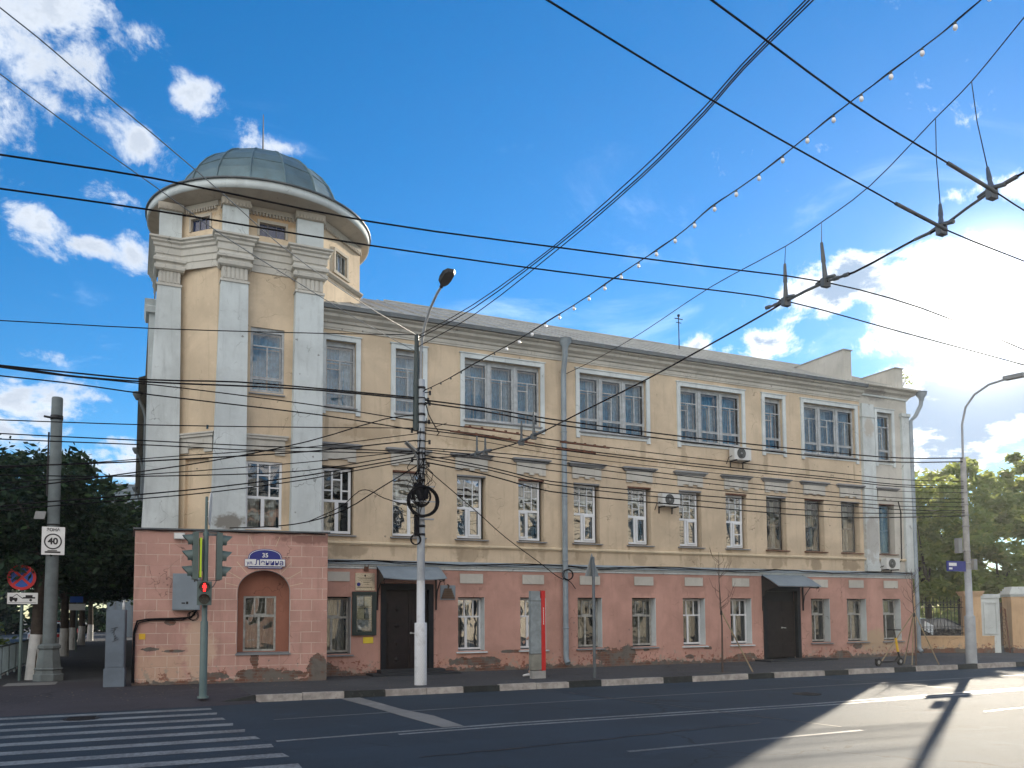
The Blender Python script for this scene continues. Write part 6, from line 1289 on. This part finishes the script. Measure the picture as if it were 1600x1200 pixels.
def tree(loc, label, blobs, n, size, mat, trunk_r=.16, h=3.5, white=None, group=None, name='tree', clump=.45, kind_cat='tree', lean=(0, 0)):
    e = empty(name, loc); tag(e, label, kind_cat, group)
    me, cl = leaf_mesh('crown', blobs, n, size, mat, clump); link_mesh('crown', me, None, e)
    mb = MB(); mb.tube([(0, 0, -.05), (lean[0] * .3 + .02, 0, h * .3), (lean[0] * .7, lean[1], h * .7), (lean[0], lean[1], h)], [trunk_r * 1.25, trunk_r * 1.02, trunk_r * .9, trunk_r * .7], 12)
    for k in range(9):
        t = cl[(k * 7919) % len(cl)]; b0 = Vector((lean[0], lean[1], h * random.uniform(.75, 1.0))); t = Vector(t[:3])
        mb.tube([b0, b0.lerp(t, .5) + Vector((0, 0, .25)), t], [trunk_r * .5, trunk_r * .28, trunk_r * .07], 6)
    tr = mb.build('trunk', 'bark', e)
    if white:
        mb = MB(); mb.tube([(0, 0, -.02), (lean[0] * .12 + .01, 0, white * .5), (lean[0] * .3 + .02, 0, white)], [trunk_r * 1.27, trunk_r * 1.12, trunk_r * 1.06], 14); mb.build('whitewash', 'whitewash', tr)
    return e
dark = 'leaf_dark'
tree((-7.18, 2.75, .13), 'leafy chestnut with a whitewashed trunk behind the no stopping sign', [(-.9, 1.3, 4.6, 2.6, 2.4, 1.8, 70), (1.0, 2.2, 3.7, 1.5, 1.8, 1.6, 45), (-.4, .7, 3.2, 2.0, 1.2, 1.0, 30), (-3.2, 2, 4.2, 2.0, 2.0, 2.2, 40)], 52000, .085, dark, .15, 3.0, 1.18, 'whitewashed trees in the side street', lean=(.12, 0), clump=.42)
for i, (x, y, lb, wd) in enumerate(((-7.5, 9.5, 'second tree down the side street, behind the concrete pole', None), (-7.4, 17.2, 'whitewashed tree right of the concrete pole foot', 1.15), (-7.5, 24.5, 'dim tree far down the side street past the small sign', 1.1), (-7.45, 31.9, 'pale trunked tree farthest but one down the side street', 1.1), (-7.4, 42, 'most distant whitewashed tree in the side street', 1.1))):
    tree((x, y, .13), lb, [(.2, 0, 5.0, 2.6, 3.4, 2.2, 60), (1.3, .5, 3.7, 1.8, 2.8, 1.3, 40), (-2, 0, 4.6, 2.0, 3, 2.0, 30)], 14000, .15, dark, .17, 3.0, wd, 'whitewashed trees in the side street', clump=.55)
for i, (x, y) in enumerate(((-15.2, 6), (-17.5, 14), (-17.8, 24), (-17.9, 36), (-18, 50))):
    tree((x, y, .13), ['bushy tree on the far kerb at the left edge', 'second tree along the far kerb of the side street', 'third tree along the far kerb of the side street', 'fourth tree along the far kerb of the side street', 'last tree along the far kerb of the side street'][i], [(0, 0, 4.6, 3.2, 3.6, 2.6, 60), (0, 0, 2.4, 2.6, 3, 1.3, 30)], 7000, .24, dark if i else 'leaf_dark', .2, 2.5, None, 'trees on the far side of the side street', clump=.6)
me, _ = leaf_mesh('foliage', [(x, 78 + (x % 5), z, 5, 4, r, 26) for x in range(-40, 12, 5) for z, r in ((5, 4.5), (1.2, 1.6))], 30000, .42, dark, .8); o = link_mesh('street_end_trees', me); tag(o, 'dark mass of distant trees closing the side street', 'trees', kind='stuff')
tree((-10.6, 14.5, .05), 'sunlit light green bush at the left edge below the chestnut', [(0, 0, 1.0, 1.6, 1.6, .9, 30)], 2500, .11, 'leaf_light', .05, .6, None, None, 'bush', kind_cat='bush')
for nm, xs, ys, zz, n_, lb in (('hedge', (-21, -19.5), (3, 60), 4.2, 16000, 'dark dense hedge and shrubs beyond the side street'),):
    me, _ = leaf_mesh('foliage', [((xs[0] + xs[1]) / 2, y, 1.9, 1.5, 2.6, 2.4, 14) for y in np.arange(ys[0], ys[1], 3.0)], n_, .3, dark, .7); o = link_mesh(nm, me); tag(o, lb, 'hedge', kind='stuff')
me, _ = leaf_mesh('foliage', [(x, 34 - (x - 24) * .15, 2.2, 2.6, 2.0, 2.6, 16) for x in np.arange(24, 84, 3.5)], 16000, .34, 'leaf_light', .8); o = link_mesh('park_shrubbery', me); tag(o, 'far green shrubbery closing the park behind the fence', 'shrubbery', kind='stuff')
ll = 'leaf_light'
RT = [((29.8, 9.5, 0), 'light green tree next to the building corner', [(0, 0, 4.6, 2.2, 2.4, 2.3, 50), (.4, -.4, 2.9, 2.2, 2, 1.2, 26)], 9000, .17), ((34.3, 9.0, 0), 'tree behind the grey street lamp beyond the fence', [(0, 0, 6.0, 2.8, 2.6, 3.0, 70), (.5, -.5, 3.4, 3.2, 2.2, 1.6, 34)], 12000, .18),
      ((41.5, 12.5, 0), 'tall tree at the right edge behind the gate pillars', [(0, 0, 7.4, 4.2, 3.4, 4.0, 90), (0, -1, 4.2, 4.6, 2.8, 2.0, 50)], 14000, .21), ((37.5, 7.2, 0), 'low dense tree between the street lamp and the gate', [(0, 0, 3.8, 2.8, 2.2, 2.1, 50)], 8000, .17), ((49, 11, 0), 'big tree just beyond the right edge by the gate', [(0, 0, 8, 4.8, 3.6, 4.2, 80)], 9000, .26), ((31, 22, 0), 'distant tree showing low behind the building corner', [(0, 0, 5.0, 4.5, 3, 3.2, 70)], 9000, .24), ((45, 26, 0), 'distant tree behind the tall right edge tree', [(0, 0, 6.5, 6, 3, 5, 80)], 9000, .3)]
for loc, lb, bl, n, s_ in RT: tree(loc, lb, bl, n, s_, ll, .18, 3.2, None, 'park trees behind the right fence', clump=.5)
# saplings with stakes
def sapling(loc, label, h, stakes, seed):
    e = empty('sapling', loc); tag(e, label, 'sapling'); random.seed(seed)
    mb = MB(); mb.tube([(0, 0, -.02), (.02, 0, h * .4), (-.05, 0, h * .75), (-.04, 0, h)], [.03, .022, .013, .004], 7); tr = mb.build('trunk', 'twig', e)
    mb = MB()
    for k in range(16):
        z = h * random.uniform(.5, .92); a = random.uniform(0, 6.28); L_ = random.uniform(.25, .7) * (1.1 - z / h * .5)
        p1 = Vector((-.03 + .5 * L_ * math.cos(a), .5 * L_ * math.sin(a), z + L_ * .4)); p2 = Vector((-.03 + .75 * L_ * math.cos(a), .75 * L_ * math.sin(a), z + L_ * 1.05)); mb.tube([(-.03, 0, z), p1, p2], [.008, .005, .002], 4)
        q = p1.lerp(p2, .4); mb.tube([q, q + Vector((random.uniform(-.2, .2), random.uniform(-.2, .2), .22))], [.004, .0015], 4)
    mb.build('branch', 'twig', e)
    for s_ in stakes: mb = MB(); mb.tube([s_, (0, 0, min(h * .55, 1.7))], .02, 6); mb.build('stake', 'stake_wood', e)
    mb = MB(); mb.lathe((0, 0, min(h * .5, 1.6)), [(.03, 0), (.035, .03), (.03, .12)], 8); mb.build('tie', 'iron', e)
    mb = MB(); mb.box(-.35, .35, -.3, .3, -.003, .006); mb.build('earth_pit', 'ground', e)
sapling((10.1, -3.89, .13), 'bare thin sapling with one stake on the pavement near the middle of the facade', 3.35, [(.85, -.25, 0)], 3)
sapling((17.3, -4.2, .13), 'bare sapling tied to splayed stakes near the building corner', 3.0, [(-.9, .6, 0), (.9, -.1, 0), (-.05, .1, 0), (.55, .9, 0)], 5)
random.seed(99)
e = empty('roof_shrub', (22.6, .5, 10.4)); tag(e, 'wild twiggy shrub sprouting from the roof corner', 'shrub'); mb = MB()
for k in range(12): a = random.uniform(-1, 1); mb.tube([(0, 0, 0), (a * .3, random.uniform(-.2, .2), .4), (a * .6, random.uniform(-.3, .3), random.uniform(.5, .9))], [.012, .008, .003], 4)
mb.build('twigs', 'twig', e); me, _ = leaf_mesh('foliage', [(0.1, 0, .55, .4, .3, .3, 12)], 160, .05, ll, .12); link_mesh('foliage', me, None, e)

# ================================================================ fence beyond the building
G0 = Vector((22.75, 1.55)); G1 = Vector((30.5, -2.3)); FG = Fr(G0, G1 - G0)
FG = Fr((24.15, 1.55), Vector((27.71, -.62)) - Vector((24.15, 1.55)))
e = empty('park_fence', (24.15, 1.55, .13)); tag(e, 'weathered orange plastered wall with tall pillars and iron grilles by the park', 'fence'); LG = Fr((0, 0), FG.u)
mb = MB(); LG.box(mb, -.4, 3.1, -.3, 0, -.1, .62); LG.box(mb, -.4, 3.1, -.34, .03, .62, .68); mb.build('low_wall', 'fence_plaster', e)
for x0, x1, h in ((-.38, .10, 2.25), (2.02, 2.62, 2.30)):
    mb = MB(); LG.box(mb, x0, x1, -.42, .05, -.1, h)
    for k in range(3): LG.box(mb, x0 - .05 - .03 * k, x1 + .05 + .03 * k, -.47 - .03 * k, .1 + .03 * k, h + k * .06, h + k * .06 + .06)
    mb.build('pillar', 'fence_plaster', e)
mb = MB(); LG.box(mb, 2.62, 3.35, -.36, -.02, -.1, 2.32); LG.box(mb, 2.62, 3.38, -.40, .02, 2.2, 2.36); LG.box(mb, 2.74, 2.80, -.02, .02, .75, 2.05); LG.box(mb, 3.2, 3.26, -.02, .02, .75, 2.05); LG.box(mb, 2.80, 3.2, -.02, .02, 1.99, 2.05); LG.box(mb, 2.8, 3.2, -.02, .02, .75, .8); mb.build('panelled_wall', 'white_plaster', e)
def grille(x0, x1, z0, z1, fr, par, n, mat='iron'):
    mb = MB()
    for k in range(n):
        x = x0 + (x1 - x0) * (k + .5) / n; mb.tube([fr.p(x, -.15, z0), fr.p(x, -.15, z1 + (.12 if k % 2 else 0))], .011, 5)
        if k < n - 1:
            xc = x + (x1 - x0) / n / 2; mb.tube([fr.p(xc + .05 * math.cos(a), -.15, z1 - .2 + .06 * math.sin(a)) for a in [6.28 * i / 8 for i in range(9)]], .007, 4); mb.tube([fr.p(xc + .05 * math.cos(a), -.15, z0 + .25 + .06 * math.sin(a)) for a in [6.28 * i / 8 for i in range(9)]], .007, 4)
    for z in (z0 + .12, z0 + .36, z1 - .32, z1 - .1): mb.tube([fr.p(x0, -.15, z), fr.p(x1, -.15, z)], .013, 5)
    return mb.build('iron_grille', mat, par)
grille(.10, 2.02, .68, 2.15, LG, e, 14)
e = empty('gate_pillar', FG.p(3.75, 0, .13)); tag(e, 'broad orange gate pillar with stepped cap at the right edge', 'gate pillar')
mb = MB(); LG.box(mb, 0, .85, -.7, .1, -.1, 2.25); mb.build('shaft', 'fence_plaster', e)
mb = MB()
for k in range(5): o_ = .08 - abs(k - 1) * .05; LG.box(mb, -o_, .85 + o_, -.7 - o_, .1 + o_, 2.25 + k * .08, 2.33 + k * .08)
mb.build('cap', 'white_plaster', e)
e = empty('iron_gate', FG.p(3.40, -.05, .13)); tag(e, 'rusty iron gate leaf standing open against the gate pillar', 'gate'); mb = MB()
mb.tube([LG.p(.25, .1, 0), LG.p(.12, .1, 1.75)], .03, 6); mb.tube([LG.p(.12, .1, 1.75), LG.p(.0, .1, 1.85), LG.p(-.06, .1, 1.6)], .014, 5); mb.build('gate_post', 'rust', e)
mb = MB()
for k in range(6): mb.tube([LG.p(.04 + .01 * k + .05 * math.cos(a), .1, .4 + k * .25 + .08 * math.sin(a)) for a in [6.28 * i / 8 for i in range(9)]], .008, 4)
mb.build('scrollwork', 'rust', e)
# more fence to the right, off the picture
# cars
def car(loc, rz, label, paint, name='parked_car'):
    e = empty(name, loc, rz); tag(e, label, 'car')
    prof = [(-2.1, .35), (-2.15, .62), (-2.05, .88), (-1.2, .96), (1.0, .96), (1.95, .80), (2.15, .6), (2.15, .35)]
    mb = MB(); vs = []; 
    for y, k in ((-.84, .95), (-.78, 1.0), (.78, 1.0), (.84, .95)):
        vs += [(x * (k if abs(y) > .8 else 1), y, z) for x, z in prof]
    n = len(prof)
    mb.add(vs, [(j * n + i, j * n + i + 1, (j + 1) * n + i + 1, (j + 1) * n + i) for j in range(3) for i in range(n - 1)], True); mb.add(vs[:n], [tuple(range(n))]); mb.add(vs[-n:], [tuple(range(n))]); bo = mb.build('body', paint, e)
    mb = MB(); t0 = [(-1.75, .94), (-1.25, 1.42), (.2, 1.47), (1.15, .94)]
    b = [(x, -.76, z) if z < 1 else (x, -.6, z) for x, z in t0] + [(x, .76, z) if z < 1 else (x, .6, z) for x, z in t0]
    mb.add(b, [(0, 1, 2, 3), (4, 7, 6, 5), (0, 4, 5, 1), (2, 6, 7, 3)]); mb.build('window', 'car_glass', e)
    mb = MB(); mb.add([(-1.3, -.62, 1.43), (.25, -.62, 1.48), (.25, .62, 1.48), (-1.3, .62, 1.43), (-1.3, -.62, 1.40), (.25, -.62, 1.44), (.25, .62, 1.44), (-1.3, .62, 1.40)], [(0, 1, 2, 3), (0, 1, 5, 4), (3, 2, 6, 7), (1, 2, 6, 5), (0, 3, 7, 4)])
    for s_ in (-1, 1):
        for x0, x1 in ((-1.78, -1.3), (-.5, -.48), (1.18, .25)): mb.tube([(x0, .76 * s_, .95), (x1, .62 * s_, 1.43 if x0 != -.5 else 1.45)], .035, 6)
    mb.build('roof', paint, e)
    for x in (-1.3, 1.35):
        for y in (-.80, .80):
            mb = MB(); mb.tube([(x, y - .1, .32), (x, y + .1, .32)], .32, 20); wh = mb.build('wheel', 'tyre', e); mb = MB(); s_ = 1 if y > 0 else -1; mb.tube([(x, y + .1 * s_, .32), (x, y + .115 * s_, .32)], .2, 16); mb.build('rim', 'rim', wh)
    for y in (-.62, .62):
        mb = MB(); mb.obox((2.1, y, .68), (.06, 0, 0), (0, .15, 0), (0, 0, .07)); mb.build('headlight', 'sign_white', e); mb = MB(); mb.obox((-2.12, y, .78), (.05, 0, 0), (0, .15, 0), (0, 0, .08)); mb.build('taillight', 'sign_red', e)
    return e
pm('car_glass', (.015, .02, .025), .06, .02, bump=0., dirt=0., spec=.8)
car((30.2, 5.4, .02), R_(-25), 'dark blue car parked behind the iron grille fence', 'car_dark')
car((-8.95, 30, .0), R_(90), 'white car parked far down the side street', 'car_white'); car((-9.2, 44, .0), R_(-90), 'distant dark red car at the end of the side street', 'car_red')
mb = MB(); e = empty('white_board', (27.1, 3.2, .13)); tag(e, 'small tilted white board behind the fence next to the street lamp', 'board'); mb.obox((0, 0, .95), (.25, 0, -.1), (.05, .02, .2), (0, .02, 0)); mb.build('panel', 'sign_white', e); mb = MB(); mb.tube([(0, .03, 0), (0, .03, .9)], .02, 6); mb.build('leg', 'iron', e)

# ================================================================ far buildings
e = empty('glazed_building', (-4.2, 52, 0)); tag(e, 'distant glazed building roof showing above the side street trees', 'building')
mb = MB(); mb.box(-2.4, 3, 0, 8, 0, 12.6); mb.build('glazed_wall', 'grey_box', e); mb = MB()
for k in range(9): mb.box(-2.45 + k * .6, -2.40 + k * .6, -.06, .0, 0, 12.7)
for k in range(16): mb.box(-2.46, 3, -.08, -.061, 5 + k * .5, 5.05 + k * .5)
mb.build('mullion', 'sign_back', e)
def house(loc, u, w_, h, nx, nz, wm, label, arch=True):
    e = empty('house', loc); tag(e, label, 'building', 'houses across the street'); L = Fr((0, 0), u); ops = []
    sx_ = w_ / nx; fh = h / nz
    for i in range(nx):
        for j in range(nz): ops.append((i * sx_ + sx_ * .3, i * sx_ + sx_ * .7, j * fh + fh * .26, j * fh + fh * .8))
    mb = MB(); L.wall(mb, 0, w_, 0, h, ops, .25); mb.build('wall', wm, e)
    mb = MB(); L.box(mb, 0, w_, -8, -.5, 0, h - .3); mb.build('dark_room_backing', 'room', e)
    for o_ in ops:
        m_ = MB(); bars(L, m_, o_[0], o_[1], o_[2], o_[3], -.2, [('v', .5, 0, 1), ('h', .66, 0, 1)], fw=.08); wo = m_.build('window', 'white_pvc', e); pane(L, wo, o_[0], o_[1], o_[2], o_[3], -.18)
        m_ = MB(); L.box(m_, o_[0] - .15, o_[1] + .15, 0, .1, o_[3] + .12, o_[3] + .3); m_.build('window_hood', 'white_trim', wo)
    mb = MB(); L.box(mb, -.2, w_ + .2, -.2, .45, h, h + .3); L.box(mb, 0, w_, 0, .12, fh - .1, fh + .1); mb.build('cornice', 'white_trim', e)
    mb = MB(); a = L.p(-.3, .5, h + .3); b = L.p(w_ + .3, .5, h + .3); c = L.p(w_ + .3, -4, h + 2.3); d_ = L.p(-.3, -4, h + 2.3); mb.poly([a, b, c, d_]); mb.build('roof', 'metal_roof', e); return e
house((26, -28, .0), (-1, 0), 22, 9.2, 9, 3, 'far_cream', 'sunlit cream house straight across the street')
house((3, -28, .0), (-1, 0), 20, 8.2, 8, 2, 'far_pink', 'sunlit pink house across the street behind the crossing')
house((-18, -28, .0), (-1, 0), 20, 9.5, 7, 3, 'far_cream', 'cream house across the street to the left')
house((52, -28, .0), (-1, 0), 25, 9.5, 9, 3, 'far_cream', 'cream house across the street to the right')

# ================================================================ haze added to stand in for veiling glare
t, out = newmat('glare_haze')
out_v = t.node('ShaderNodeVolumePrincipled', {'Color': (.93, .96, 1.), 'Density': .00042, 'Anisotropy': .5}); t.l.new(out_v.outputs[0], out.inputs['Volume'])
mb = MB(); mb.box(-60, 110, -45, 110, -1.2, 24); hz = mb.build('haze', 'glare_haze'); tag(hz, 'thin haze added to the street air to imitate lens glare', 'haze', kind='stuff')
sc.cycles.volume_bounces = 0
